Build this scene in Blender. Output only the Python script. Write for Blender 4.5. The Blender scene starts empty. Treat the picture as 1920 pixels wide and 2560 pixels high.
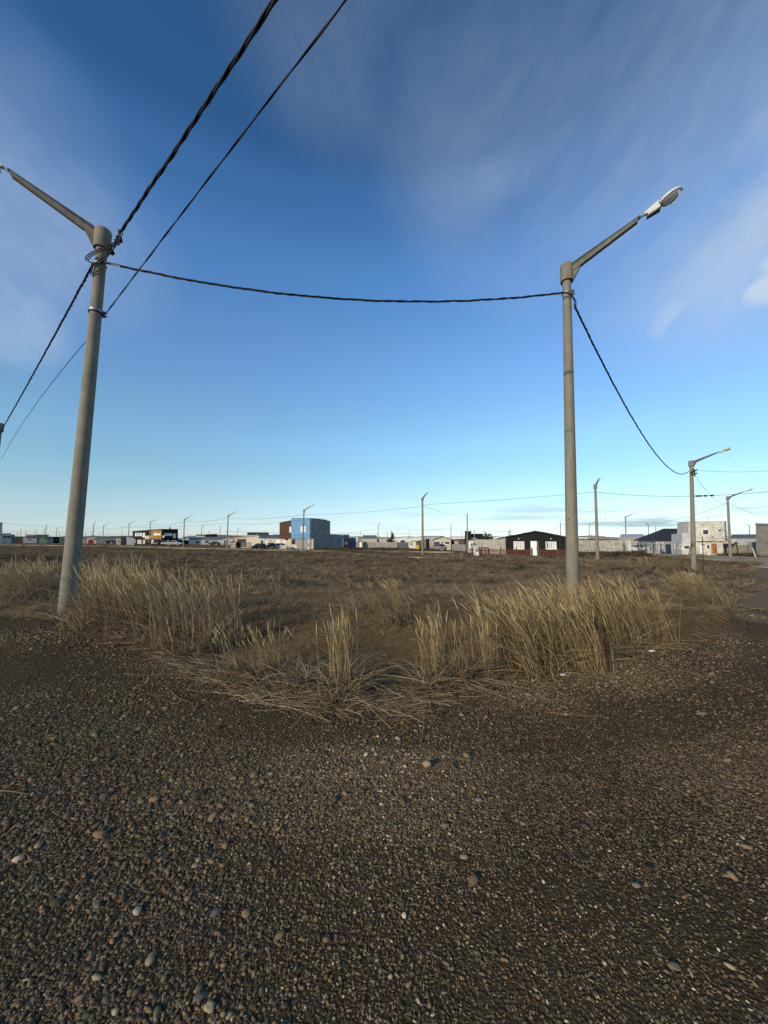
import bpy, math, random
import numpy as np
from mathutils import Vector, Matrix, noise as mnoise
R = math.radians
rnd = random.Random(7)
rng = np.random.default_rng(11)
scene = bpy.context.scene
COL = scene.collection

# ------------------------------------------------------------------ camera
CAMZ = 1.5; FPX = 945.0; PITCH = math.atan(70 / FPX)
cp, sp = math.cos(PITCH), math.sin(PITCH)
cam_data = bpy.data.cameras.new('camera'); cam = bpy.data.objects.new('camera', cam_data); COL.objects.link(cam)
cam_data.sensor_fit = 'VERTICAL'; cam_data.sensor_height = 36.0; cam_data.lens = 36.0 * FPX / 2560.0
cam_data.clip_start = 0.05; cam_data.clip_end = 9000
cam.location = (0, 0, CAMZ); cam.rotation_euler = (R(90) + PITCH, 0, 0)
scene.camera = cam
scene.view_settings.view_transform = 'Standard'; scene.view_settings.look = 'None'
scene.view_settings.exposure = 0.0; scene.view_settings.gamma = 1.0
try: scene.view_settings.use_curve_mapping = False
except Exception: pass

# ------------------------------------------------------------------ light
SUN_BEARING = 219.0; SUN_EL = 18.0
SUN_STRENGTH = 3.2; SKY_STRENGTH = 0.15
sb = R(SUN_BEARING); se = R(SUN_EL)
sun_dir = Vector((math.sin(sb) * math.cos(se), math.cos(sb) * math.cos(se), math.sin(se)))
sd = bpy.data.lights.new('sun', 'SUN'); sun = bpy.data.objects.new('sun', sd); COL.objects.link(sun)
sd.energy = SUN_STRENGTH; sd.angle = R(0.6); sd.color = (1.0, 0.85, 0.62)
sun.rotation_euler = sun_dir.to_track_quat('Z', 'Y').to_euler()
sun.location = (-20, -30, 30)

def pix_ray(px, py):
    u = (px - 960) / FPX; v = (1280 - py) / FPX
    return Vector((u, cp - v * sp, sp + v * cp))

world = bpy.data.worlds.new('World'); scene.world = world; world.use_nodes = True
wn = world.node_tree.nodes; wl = world.node_tree.links; wn.clear()
def WN(t, **k):
    n = wn.new(t)
    for a, b in k.items(): setattr(n, a, b)
    return n
def wmath(op, a, b=None, c=None, clamp=False):
    n = wn.new('ShaderNodeMath'); n.operation = op; n.use_clamp = clamp
    for i, v in enumerate((a, b, c)):
        if v is None: continue
        if isinstance(v, (int, float)): n.inputs[i].default_value = v
        else: wl.new(v, n.inputs[i])
    return n.outputs[0]
sky = WN('ShaderNodeTexSky', sky_type='NISHITA', sun_disc=False)
sky.sun_elevation = R(SUN_EL); sky.sun_rotation = R(SUN_BEARING)
sky.air_density = 1.0; sky.dust_density = 0.3; sky.ozone_density = 2.0; sky.altitude = 50
tc = WN('ShaderNodeTexCoord')
sep = WN('ShaderNodeSeparateXYZ'); wl.new(tc.outputs['Generated'], sep.inputs[0])
# tint of the clear air by elevation
ramp = WN('ShaderNodeValToRGB'); wl.new(sep.outputs[2], ramp.inputs[0])
ramp.color_ramp.interpolation = 'EASE'
SKYRAMP = [(0.0, (.76, .97, 1.50)), (.025, (.78, .94, 1.35)), (.055, (.80, .90, 1.12)), (.105, (.84, .95, 1.02)), (.16, (.84, 1.02, 1.05)), (.26, (.91, 1.14, 1.20)), (.44, (.88, 1.17, 1.42)), (.585, (.71, 1.14, 1.48)), (.69, (.50, .90, 1.24)), (.745, (.33, .69, .98)), (1.0, (.30, .60, .84))]
els = ramp.color_ramp.elements
els[0].position = SKYRAMP[0][0]; els[0].color = (*SKYRAMP[0][1], 1)
els[1].position = SKYRAMP[-1][0]; els[1].color = (*SKYRAMP[-1][1], 1)
for p, c in SKYRAMP[1:-1]:
    e = els.new(p); e.color = (*c, 1)
mul = WN('ShaderNodeMix', data_type='RGBA', blend_type='MULTIPLY'); mul.inputs[0].default_value = 1
wl.new(sky.outputs[0], mul.inputs[6]); wl.new(ramp.outputs[0], mul.inputs[7])
# high thin cloud: noise on a plane far above, gathered where the clouds hang
zc = wmath('ADD', wmath('MAXIMUM', sep.outputs[2], 0.0), 0.35)
cx = wmath('DIVIDE', sep.outputs[0], zc); cy = wmath('DIVIDE', sep.outputs[1], zc)
comb = WN('ShaderNodeCombineXYZ'); wl.new(cx, comb.inputs[0]); wl.new(cy, comb.inputs[1])
mp = WN('ShaderNodeMapping'); wl.new(comb.outputs[0], mp.inputs[0])
mp.inputs['Rotation'].default_value = (0, 0, R(-38)); mp.inputs['Scale'].default_value = (1.0, 0.62, 1)
nz = WN('ShaderNodeTexNoise'); wl.new(mp.outputs[0], nz.inputs['Vector'])
nz.inputs['Scale'].default_value = 1.7; nz.inputs['Detail'].default_value = 10; nz.inputs['Roughness'].default_value = 0.60; nz.inputs['Distortion'].default_value = 0.35
nb = WN('ShaderNodeTexNoise'); wl.new(comb.outputs[0], nb.inputs['Vector'])
nb.inputs['Scale'].default_value = 0.8; nb.inputs['Detail'].default_value = 3
def smooth(v, a, b):
    n = wn.new('ShaderNodeMapRange'); n.interpolation_type = 'SMOOTHSTEP'
    n.inputs[1].default_value = a; n.inputs[2].default_value = b
    wl.new(v, n.inputs[0]); return n.outputs[0]
def blob(px, py, deg_in, deg_out, gain):
    d = pix_ray(px, py).normalized()
    dp = wn.new('ShaderNodeVectorMath'); dp.operation = 'DOT_PRODUCT'
    wl.new(tc.outputs['Generated'], dp.inputs[0]); dp.inputs[1].default_value = d
    s = smooth(dp.outputs['Value'], math.cos(R(deg_out)), math.cos(R(deg_in)))
    return wmath('MULTIPLY', s, gain)
cover = blob(1500, 100, 6, 26, 1.0)
for b in [(1850, 420, 3, 17, 1.0), (1200, 150, 2, 15, .45), (900, -60, 2, 15, .5), (2100, 50, 8, 30, .9), (60, 560, 2, 12, .8), (40, 790, 1.5, 6, 1.1), (-80, 480, 3, 16, .7), (250, 640, 1, 9, .45), (-20, 680, 2, 9, .9)]:
    cover = wmath('MAXIMUM', cover, blob(*b))
dens = wmath('MULTIPLY', cover, smooth(wmath('ADD', wmath('MULTIPLY', nz.outputs[0], 0.66), wmath('MULTIPLY', nb.outputs[0], 0.28)), 0.30, 0.74))
dens = wmath('MULTIPLY', dens, 0.74)
# small cumulus wisps on the right
nw = WN('ShaderNodeTexNoise'); wl.new(comb.outputs[0], nw.inputs['Vector']); nw.inputs['Scale'].default_value = 3.2; nw.inputs['Detail'].default_value = 6; nw.inputs['Distortion'].default_value = .8
wis = wmath('MAXIMUM', blob(1915, 700, .5, 3.2, 1.0), blob(1720, 800, .5, 5, .6))
wis = wmath('MULTIPLY', wis, smooth(nw.outputs[0], .42, .58))
dens = wmath('MAXIMUM', dens, wmath('MULTIPLY', wis, .75))
cloudmix = WN('ShaderNodeMix', data_type='RGBA'); wl.new(dens, cloudmix.inputs[0]); wl.new(mul.outputs[2], cloudmix.inputs[6])
cloudmix.inputs[7].default_value = (4.5, 4.95, 5.3, 1)
# low grey stratus bands above the horizon
az = wmath('ARCTAN2', sep.outputs[0], sep.outputs[1])
cb = WN('ShaderNodeCombineXYZ'); wl.new(wmath('MULTIPLY', az, 3.0), cb.inputs[0]); wl.new(wmath('MULTIPLY', sep.outputs[2], 34.0), cb.inputs[1])
nl = WN('ShaderNodeTexNoise'); wl.new(cb.outputs[0], nl.inputs['Vector']); nl.inputs['Scale'].default_value = 1.25; nl.inputs['Detail'].default_value = 5; nl.inputs['Roughness'].default_value = .5
lowmask = wmath('MULTIPLY', smooth(sep.outputs[2], 0.125, 0.05), smooth(sep.outputs[2], 0.012, 0.03))
azm = smooth(az, -0.35, 0.75)
low = wmath('MULTIPLY', wmath('MULTIPLY', lowmask, azm), smooth(nl.outputs[0], .44, .64))
lowmix = WN('ShaderNodeMix', data_type='RGBA'); wl.new(wmath('MULTIPLY', low, .85), lowmix.inputs[0]); wl.new(cloudmix.outputs[2], lowmix.inputs[6])
lowmix.inputs[7].default_value = (2.7, 3.7, 4.2, 1)
bg = WN('ShaderNodeBackground'); wl.new(lowmix.outputs[2], bg.inputs[0]); bg.inputs[1].default_value = SKY_STRENGTH
wo = WN('ShaderNodeOutputWorld'); wl.new(bg.outputs[0], wo.inputs[0])

# ------------------------------------------------------------------ terrain function
def sstep(a, b, x):
    t = np.clip((np.asarray(x, float) - a) / (b - a), 0, 1); return t * t * (3 - 2 * t)
BORDER_PX = [(0, 1534), (100, 1552), (200, 1592), (300, 1628), (420, 1672), (560, 1738), (700, 1778), (850, 1802), (1000, 1795), (1100, 1768), (1200, 1738), (1350, 1690), (1500, 1655), (1640, 1632), (1720, 1622), (1785, 1608), (1815, 1575), (1832, 1530), (1846, 1485), (1860, 1450), (1871, 1426)]
_b = []
for px, py in BORDER_PX:
    r_ = pix_ray(px, py); k = -CAMZ / r_.z
    if py < 1450: k = -(CAMZ + .45) / r_.z
    _b.append((math.degrees(math.atan2(r_.x, r_.y)), k * math.hypot(r_.x, r_.y)))
_b = [(-180, 16), (-120, 14), (-90, 17), (-72, 22), (-58, 15)] + _b + [(44.6, 58), (58, 60), (66, 30), (90, 17), (130, 14), (180, 16)]
BT = np.array([a for a, b in _b]); BR = np.array([b for a, b in _b])
def vnoise(x, y, s, seed=0.0):
    x = np.asarray(x, float) / s + seed * 17.3; y = np.asarray(y, float) / s - seed * 9.1
    xi = np.floor(x); yi = np.floor(y); fx = x - xi; fy = y - yi
    fx = fx * fx * (3 - 2 * fx); fy = fy * fy * (3 - 2 * fy)
    def h(a, b):
        v = np.sin(a * 127.1 + b * 311.7 + seed * 74.7) * 43758.5453
        return v - np.floor(v)
    return (h(xi, yi) * (1 - fx) + h(xi + 1, yi) * fx) * (1 - fy) + (h(xi, yi + 1) * (1 - fx) + h(xi + 1, yi + 1) * fx) * fy
def Rb(th):
    th = np.asarray(th, float)
    base = np.interp(th, BT, BR)
    n = (vnoise(th * 1.0, th * 0 + 3.3, 2.3, 1) - .5) * .16 + (vnoise(th, th * 0 + 8.1, .55, 2) - .5) * .09 + (vnoise(th, th * 0, .2, 3) - .5) * .03
    return base * (1 + n * np.clip(6 / base, .2, 1))
def base_z(x, y):
    r = np.hypot(x, y)
    z = -0.95 * sstep(8.5, 27, r) + 0.95 * sstep(120, 185, r) * sstep(-10, -60, np.degrees(np.arctan2(x, y)) * 2.2) + 0.35 * sstep(120, 200, r) * (1 - sstep(-10, -60, np.degrees(np.arctan2(x, y)) * 2.2))
    return z
def gz(x, y):
    x = np.asarray(x, float); y = np.asarray(y, float)
    r = np.hypot(x, y); th = np.degrees(np.arctan2(x, y))
    z = base_z(x, y)
    m = sstep(0.1, 1.6, r - np.interp(th, BT, BR)) * (1 - sstep(60, 90, r) * .8)
    bump = (vnoise(x, y * 1.6, 3.6, 4) - .5) * .30 + (vnoise(x, y, 1.1, 5) - .5) * .14 + (vnoise(x, y, .45, 6) - .5) * .05
    road = (vnoise(x, y, 1.6, 7) - .5) * .022 + (vnoise(x, y, .5, 8) - .5) * .008
    return z + m * bump + (1 - m) * road * (1 - sstep(20, 40, r))
def gzf(x, y): return float(gz(x, y))
def G(px, py):
    """world point of the ground seen at a pixel"""
    r_ = pix_ray(px, py); z = 0.0
    if r_.z >= -1e-4: r_.z = -1e-4
    for _ in range(14):
        k = (z - CAMZ) / r_.z; k = min(k, 600)
        z = 0.5 * z + 0.5 * float(base_z(r_.x * k, r_.y * k))
    return Vector((r_.x * k, r_.y * k, gzf(r_.x * k, r_.y * k)))
def P(px, py, Y):
    r_ = pix_ray(px, py); k = Y / r_.y
    return Vector((r_.x * k, Y, CAMZ + r_.z * k))
def tt(px, py):
    r_ = pix_ray(px, py); return r_.z / r_.y

# ------------------------------------------------------------------ helpers
def tag(o, label=None, cat=None, group=None, kind=None):
    if label: o['label'] = label
    if cat: o['category'] = cat
    if group: o['group'] = group
    if kind: o['kind'] = kind
    return o
def thing(name, label, cat, loc=(0, 0, 0), group=None):
    o = bpy.data.objects.new(name, None); COL.objects.link(o); o.location = loc; o.empty_display_size = .2
    return tag(o, label, cat, group)
def lin(c): return tuple(((v / 255.0) / 12.92 if v / 255.0 <= .04045 else ((v / 255.0 + .055) / 1.055) ** 2.4) for v in c)

def mesh_np(name, V, F, mat, tint=None, smooth_=False):
    V = np.asarray(V, np.float32); F = np.asarray(F, np.int32); n, k = F.shape
    me = bpy.data.meshes.new(name)
    me.vertices.add(len(V)); me.vertices.foreach_set('co', V.ravel())
    me.loops.add(n * k); me.loops.foreach_set('vertex_index', F.ravel())
    me.polygons.add(n); me.polygons.foreach_set('loop_start', np.arange(0, n * k, k, dtype=np.int32))
    try: me.polygons.foreach_set('loop_total', np.full(n, k, np.int32))
    except Exception: pass
    if smooth_: me.polygons.foreach_set('use_smooth', np.ones(n, bool))
    me.update(calc_edges=True)
    if tint is not None:
        a = me.attributes.new('tint', 'FLOAT', 'POINT'); a.data.foreach_set('value', np.asarray(tint, np.float32))
    if mat: me.materials.append(mat)
    return me
def obj_np(name, V, F, mat, parent=None, tint=None, smooth_=False):
    V = np.asarray(V, np.float32)
    if parent is not None and V.size:
        V = V - np.array(parent_loc(parent), np.float32)
    o = bpy.data.objects.new(name, mesh_np(name, V, F, mat, tint, smooth_)); COL.objects.link(o)
    if parent: o.parent = parent
    return o
def parent_loc(p):
    v = Vector(p.location)
    while p.parent: p = p.parent; v = v + p.location
    return v

class MB:
    def __init__(s): s.v = []; s.f = []
    def add(s, vs, fs):
        b = len(s.v); s.v += [tuple(v) for v in vs]; s.f += [tuple(b + i for i in f) for f in fs]; return s
    def hexa(s, c):  # 8 corners: bottom 4 ccw, top 4
        return s.add(c, [(3, 2, 1, 0), (4, 5, 6, 7), (0, 1, 5, 4), (1, 2, 6, 5), (2, 3, 7, 6), (3, 0, 4, 7)])
    def box(s, a, b):
        x0, y0, z0 = a; x1, y1, z1 = b
        return s.hexa([(x0, y0, z0), (x1, y0, z0), (x1, y1, z0), (x0, y1, z0), (x0, y0, z1), (x1, y0, z1), (x1, y1, z1), (x0, y1, z1)])
    def prism(s, poly, ext):  # poly: 3d points, ext: vector
        n = len(poly); ext = Vector(ext); p = [Vector(q) for q in poly]
        return s.add(p + [q + ext for q in p], [tuple(range(n))[::-1], tuple(range(n, 2 * n))] + [(i, (i + 1) % n, n + (i + 1) % n, n + i) for i in range(n)])
    def tube(s, pts, rad, n=8, caps=True):
        pts = [Vector(p) for p in pts]; rings = []
        if not hasattr(rad, '__len__'): rad = [rad] * len(pts)
        up = Vector((0, 0, 1)) if abs((pts[-1] - pts[0]).normalized().z) < .9 else Vector((1, 0, 0))
        b = len(s.v)
        for i, p in enumerate(pts):
            d = (pts[min(i + 1, len(pts) - 1)] - pts[max(i - 1, 0)]).normalized()
            a = d.cross(up).normalized(); c = a.cross(d).normalized()
            for k in range(n):
                t = 2 * math.pi * k / n; s.v.append(tuple(p + (a * math.cos(t) + c * math.sin(t)) * rad[i]))
        for i in range(len(pts) - 1):
            for k in range(n):
                s.f.append((b + i * n + k, b + i * n + (k + 1) % n, b + (i + 1) * n + (k + 1) % n, b + (i + 1) * n + k))
        if caps:
            s.f.append(tuple(b + k for k in range(n))[::-1]); s.f.append(tuple(b + (len(pts) - 1) * n + k for k in range(n)))
        return s
    def mesh(s, name, mat, smooth_=False, off=(0, 0, 0)):
        me = bpy.data.meshes.new(name); ox, oy, oz = off
        me.from_pydata([(x - ox, y - oy, z - oz) for x, y, z in s.v], [], s.f)
        if smooth_:
            for p in me.polygons: p.use_smooth = True
        me.update()
        if mat: me.materials.append(mat)
        return me
    def build(s, name, mat, parent=None, smooth_=False, world=True):
        off = parent_loc(parent) if (parent and world) else (0, 0, 0)
        o = bpy.data.objects.new(name, s.mesh(name, mat, smooth_, off)); COL.objects.link(o)
        if parent: o.parent = parent
        return o
def smooth_by_angle(o, deg=40):
    me = o.data
    for p in me.polygons: p.use_smooth = True
    try: me.set_sharp_from_angle(angle=R(deg))
    except Exception: pass
    return o

# ------------------------------------------------------------------ materials
def mat_new(name):
    m = bpy.data.materials.new(name); m.use_nodes = True
    return m, m.node_tree.nodes, m.node_tree.links, m.node_tree.nodes['Principled BSDF']
def add_noise(n, l, vec, scale, detail=5, rough=.55, dist=0):
    t = n.new('ShaderNodeTexNoise'); t.inputs['Scale'].default_value = scale; t.inputs['Detail'].default_value = detail
    t.inputs['Roughness'].default_value = rough; t.inputs['Distortion'].default_value = dist
    if vec is not None: l.new(vec, t.inputs['Vector'])
    return t.outputs[0]
def mrange(n, l, v, a, b, c=0., d=1.):
    m = n.new('ShaderNodeMapRange'); l.new(v, m.inputs[0])
    for i, q in enumerate((a, b, c, d)): m.inputs[i + 1].default_value = q
    return m.outputs[0]
def mixc(n, l, fac, a, b, mode='MIX'):
    m = n.new('ShaderNodeMix'); m.data_type = 'RGBA'; m.blend_type = mode
    for i, q in ((0, fac), (6, a), (7, b)):
        if isinstance(q, (int, float)): m.inputs[i].default_value = q
        elif isinstance(q, tuple): m.inputs[i].default_value = (*q[:3], 1)
        else: l.new(q, m.inputs[i])
    return m.outputs[2]
def bump(n, l, b, h, strength=.3, dist=.02):
    q = n.new('ShaderNodeBump'); q.inputs['Strength'].default_value = strength; q.inputs['Distance'].default_value = dist
    l.new(h, q.inputs['Height']); l.new(q.outputs[0], b.inputs['Normal'])
def paint(name, c, rough=.7, var=.14, scale=1.2, streak=True, metallic=0., dirt=None, fine=0.05):
    """wall or metal paint with uneven tone, dirt runs and a little relief"""
    m, n, l, b = mat_new(name)
    co = n.new('ShaderNodeNewGeometry').outputs['Position']
    a = add_noise(n, l, co, scale, 6, .6)
    mp_ = n.new('ShaderNodeMapping'); l.new(co, mp_.inputs[0]); mp_.inputs['Scale'].default_value = (3, 3, .35)
    s_ = add_noise(n, l, mp_.outputs[0], 1.5, 4, .6)
    lo = tuple(v * (1 - var) for v in c); hi = tuple(min(1, v * (1 + var)) for v in c)
    col = mixc(n, l, mrange(n, l, a, .3, .7), lo, hi)
    if streak:
        d = dirt or tuple(v * .55 + .01 for v in c)
        col = mixc(n, l, mrange(n, l, s_, .52, .75, 0, .5), col, d)
    l.new(col, b.inputs['Base Color']); b.inputs['Roughness'].default_value = rough; b.inputs['Metallic'].default_value = metallic; b.inputs['Specular IOR Level'].default_value = .15
    if fine: bump(n, l, b, add_noise(n, l, co, 24, 4), .35, fine * .2)
    return m
def plain(name, c, rough=.5, metallic=0.):
    m, n, l, b = mat_new(name)
    oc = n.new('ShaderNodeTexCoord').outputs['Object']
    a = add_noise(n, l, oc, 9, 4)
    l.new(mixc(n, l, a, tuple(v * .86 for v in c), tuple(min(1, v * 1.12) for v in c)), b.inputs['Base Color'])
    b.inputs['Roughness'].default_value = rough; b.inputs['Metallic'].default_value = metallic
    return m
def corrugated(name, c, period=.25, axis=0, rough=.7, metallic=.0):
    m, n, l, b = mat_new(name)
    co = n.new('ShaderNodeNewGeometry').outputs['Position']
    w = n.new('ShaderNodeTexWave'); w.bands_direction = 'XYZ'[axis]; w.inputs['Scale'].default_value = 1 / period / 3.2
    l.new(co, w.inputs['Vector'])
    a = add_noise(n, l, co, .9, 5)
    col = mixc(n, l, a, tuple(v * .75 for v in c), tuple(min(1, v * 1.2) for v in c))
    l.new(col, b.inputs['Base Color']); b.inputs['Roughness'].default_value = rough; b.inputs['Metallic'].default_value = metallic
    bump(n, l, b, w.outputs[1], .6, .03); b.inputs['Specular IOR Level'].default_value = .2
    return m
def glassy(name, c=(.02, .025, .03), rough=.08):
    m, n, l, b = mat_new(name)
    b.inputs['Base Color'].default_value = (*c, 1); b.inputs['Roughness'].default_value = rough
    return m
def concrete(name, c, dark=.6, speck=True):
    m, n, l, b = mat_new(name)
    oc = n.new('ShaderNodeTexCoord').outputs['Object']
    mp_ = n.new('ShaderNodeMapping'); l.new(oc, mp_.inputs[0]); mp_.inputs['Scale'].default_value = (1, 1, .16)
    st = add_noise(n, l, mp_.outputs[0], 9, 5, .6); big = add_noise(n, l, oc, 2.2, 5, .6); fn = add_noise(n, l, oc, 60, 4, .7)
    col = mixc(n, l, mrange(n, l, big, .3, .7), tuple(v * .8 for v in c), tuple(v * 1.14 for v in c))
    col = mixc(n, l, mrange(n, l, st, .42, .72, 0, .8), col, tuple(v * dark for v in c))
    col = mixc(n, l, mrange(n, l, fn, .3, .7, 0, .5), col, tuple(v * .72 for v in c))
    if speck:
        vo = n.new('ShaderNodeTexVoronoi'); vo.inputs['Scale'].default_value = 34; l.new(oc, vo.inputs['Vector'])
        col = mixc(n, l, mrange(n, l, vo.outputs['Distance'], .16, .06, 0, .75), col, tuple(v * .35 for v in c))
    l.new(col, b.inputs['Base Color']); b.inputs['Roughness'].default_value = .88; b.inputs['Specular IOR Level'].default_value = .15
    bump(n, l, b, fn, .6, .012)
    return m
def blade_mat(name, c0, c1, c2, rough=.65, trans=.0):
    """plant matter; tone per blade from the 'tint' attribute"""
    m, n, l, b = mat_new(name)
    at = n.new('ShaderNodeAttribute'); at.attribute_name = 'tint'; at.attribute_type = 'GEOMETRY'
    ai = n.new('ShaderNodeAttribute'); ai.attribute_name = 'itint'; ai.attribute_type = 'INSTANCER'
    ad = n.new('ShaderNodeMath'); ad.operation = 'ADD'; l.new(at.outputs['Fac'], ad.inputs[0]); l.new(ai.outputs['Fac'], ad.inputs[1])
    fr = n.new('ShaderNodeMath'); fr.operation = 'FRACT'; l.new(ad.outputs[0], fr.inputs[0])
    cr = n.new('ShaderNodeValToRGB'); l.new(fr.outputs[0], cr.inputs[0])
    e = cr.color_ramp.elements; e[0].color = (*c0, 1); e[1].color = (*c2, 1); e[1].position = .98
    q = e.new(.5); q.color = (*c1, 1)
    l.new(cr.outputs[0], b.inputs['Base Color']); b.inputs['Roughness'].default_value = rough
    b.inputs['Specular IOR Level'].default_value = .25
    return m

# ------------------------------------------------------------------ ground materials
def soil_mat():
    m, n, l, b = mat_new('field_soil')
    co = n.new('ShaderNodeNewGeometry').outputs['Position']
    big = add_noise(n, l, co, .22, 6, .6); mid = add_noise(n, l, co, 1.3, 7, .65, .4); fin = add_noise(n, l, co, 26, 5, .75); mic = add_noise(n, l, co, 110, 3, .7)
    col = mixc(n, l, mrange(n, l, mid, .36, .64), (.105, .076, .046), (.20, .152, .096))
    col = mixc(n, l, mrange(n, l, big, .40, .60, 0, .6), col, (.17, .135, .088)); col = mixc(n, l, mrange(n, l, big, .52, .36, 0, .35), col, (.075, .053, .032))
    col = mixc(n, l, mrange(n, l, fin, .38, .66), mixc(n, l, .55, col, (.034, .024, .015)), mixc(n, l, .35, col, (.30, .235, .155)))
    col = mixc(n, l, mrange(n, l, mic, .62, .75, 0, .7), col, (.42, .35, .25))
    col = mixc(n, l, 1.0, col, (1.4, 1.12, .84), 'MULTIPLY')
    l.new(col, b.inputs['Base Color']); b.inputs['Roughness'].default_value = 1; b.inputs['Specular IOR Level'].default_value = .0
    ad = n.new('ShaderNodeMath'); ad.operation = 'ADD'; l.new(fin, ad.inputs[0]); l.new(mid, ad.inputs[1])
    bump(n, l, b, ad.outputs[0], .8, .05)
    return m
def gravel_mat():
    m, n, l, b = mat_new('gravel_bed')
    co = n.new('ShaderNodeNewGeometry').outputs['Position']
    wv = n.new('ShaderNodeVectorMath'); wv.operation = 'MULTIPLY'; wv.inputs[1].default_value = (1, 1, .3); l.new(co, wv.inputs[0])
    vo = n.new('ShaderNodeTexVoronoi'); vo.inputs['Scale'].default_value = 85; l.new(wv.outputs[0], vo.inputs['Vector']); vo.inputs['Randomness'].default_value = 1
    v2 = n.new('ShaderNodeTexVoronoi'); v2.inputs['Scale'].default_value = 26; l.new(wv.outputs[0], v2.inputs['Vector'])
    big = add_noise(n, l, co, .7, 5, .6, .3); fin = add_noise(n, l, co, 140, 4, .7)
    sx = n.new('ShaderNodeSeparateColor'); l.new(vo.outputs['Color'], sx.inputs[0])
    cr = n.new('ShaderNodeValToRGB'); l.new(sx.outputs[0], cr.inputs[0]); e = cr.color_ramp.elements
    e[0].color = (.065, .055, .037, 1); e[1].color = (.62, .52, .34, 1); e[1].position = 1
    for p_, c_ in ((.35, (.11, .093, .062)), (.6, (.18, .147, .093)), (.85, (.30, .245, .155))):
        q = e.new(p_); q.color = (*c_, 1)
    gap = mrange(n, l, vo.outputs['Distance'], .30, .62, 1, .18)
    peb = mixc(n, l, gap, (.045, .036, .023), cr.outputs[0])
    sand = mixc(n, l, fin, (.105, .080, .047), (.19, .147, .087))
    col = mixc(n, l, mrange(n, l, big, .42, .62, .05, .65), peb, sand)
    s2 = n.new('ShaderNodeSeparateColor'); l.new(v2.outputs['Color'], s2.inputs[0])
    ld = n.new('ShaderNodeMath'); ld.operation = 'MULTIPLY'
    l.new(mrange(n, l, s2.outputs[1], .90, .93), ld.inputs[0]); l.new(mrange(n, l, v2.outputs['Distance'], .34, .28), ld.inputs[1])
    col = mixc(n, l, ld.outputs[0], col, (.25, .23, .19))
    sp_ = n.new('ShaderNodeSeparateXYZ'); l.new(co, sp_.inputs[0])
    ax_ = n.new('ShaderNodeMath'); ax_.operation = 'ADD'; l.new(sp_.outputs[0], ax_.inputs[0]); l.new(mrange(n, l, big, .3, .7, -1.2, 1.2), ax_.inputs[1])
    col = mixc(n, l, mrange(n, l, ax_.outputs[0], 3.2, 9.5, 0, .8), col, mixc(n, l, fin, (.27, .23, .155), (.46, .39, .27)))  # sunlit look of the far road put into the bed colour, paler rightwards
    # wheel tracks: two rounded bands of packed fines sweeping round the corner
    ln_ = n.new('ShaderNodeVectorMath'); ln_.operation = 'DISTANCE'; l.new(co, ln_.inputs[0]); ln_.inputs[1].default_value = (.5, 9.5, 0)
    rr_ = n.new('ShaderNodeMath'); rr_.operation = 'ADD'; l.new(ln_.outputs['Value'], rr_.inputs[0]); l.new(mrange(n, l, big, .3, .7, -.35, .35), rr_.inputs[1])
    for c0 in (6.45, 7.95):
        d_ = n.new('ShaderNodeMath'); d_.operation = 'SUBTRACT'; l.new(rr_.outputs[0], d_.inputs[0]); d_.inputs[1].default_value = c0
        q_ = n.new('ShaderNodeMath'); q_.operation = 'ABSOLUTE'; l.new(d_.outputs[0], q_.inputs[0])
        col = mixc(n, l, mrange(n, l, q_.outputs[0], .42, .12, 0, .6), col, mixc(n, l, fin, (.075, .058, .036), (.14, .11, .068)))
    col = mixc(n, l, 1.0, col, (.68, .575, .475), 'MULTIPLY')
    l.new(col, b.inputs['Base Color']); b.inputs['Roughness'].default_value = .95; b.inputs['Specular IOR Level'].default_value = .03
    h = n.new('ShaderNodeMath'); h.operation = 'SUBTRACT'; h.inputs[0].default_value = 1; l.new(vo.outputs['Distance'], h.inputs[1])
    bump(n, l, b, h.outputs[0], .7, .008)
    return m
def sand_mat(name, a, c):
    m, n, l, b = mat_new(name)
    co = n.new('ShaderNodeNewGeometry').outputs['Position']
    mid = add_noise(n, l, co, .9, 6, .6); fin = add_noise(n, l, co, 30, 4, .7)
    col = mixc(n, l, mrange(n, l, mid, .35, .65), a, c)
    col = mixc(n, l, mrange(n, l, fin, .5, .8, 0, .5), col, tuple(v * .45 for v in a))
    l.new(col, b.inputs['Base Color']); b.inputs['Roughness'].default_value = 1; b.inputs['Specular IOR Level'].default_value = .0
    bump(n, l, b, fin, .6, .02)
    return m
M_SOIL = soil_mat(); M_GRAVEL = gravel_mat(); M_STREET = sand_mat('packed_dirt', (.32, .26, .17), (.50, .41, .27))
M_WALK = sand_mat('pale_concrete_path', (.27, .22, .15), (.42, .36, .26))

# ------------------------------------------------------------------ ground: one polar sheet to the horizon
def polar_sheet(name, angles, radii_fn, nr, mat, lift, zfun, closed):
    A = np.radians(angles); na = len(A)
    Rr = np.array([radii_fn(math.degrees(a)) for a in A])  # na x nr
    X = np.sin(A)[:, None] * Rr; Y = np.cos(A)[:, None] * Rr
    Z = zfun(X, Y) + lift(Rr)
    V = np.stack([X, Y, Z], -1).reshape(-1, 3)
    F = []
    ia = np.arange(na - (0 if closed else 1)); ir = np.arange(nr - 1)
    a, r = np.meshgrid(ia, ir, indexing='ij'); a2 = (a + 1) % na
    F = np.stack([a * nr + r, a * nr + r + 1, a2 * nr + r + 1, a2 * nr + r], -1).reshape(-1, 4)[:, ::-1]
    return obj_np(name, V, F, mat, smooth_=True)
ang = np.concatenate([np.arange(-180, -62, 4.0), np.arange(-60, 60, .35), np.arange(60, 180, 4.0)])
rad = np.concatenate([[0.02], np.geomspace(.5, 5200, 330)])
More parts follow.
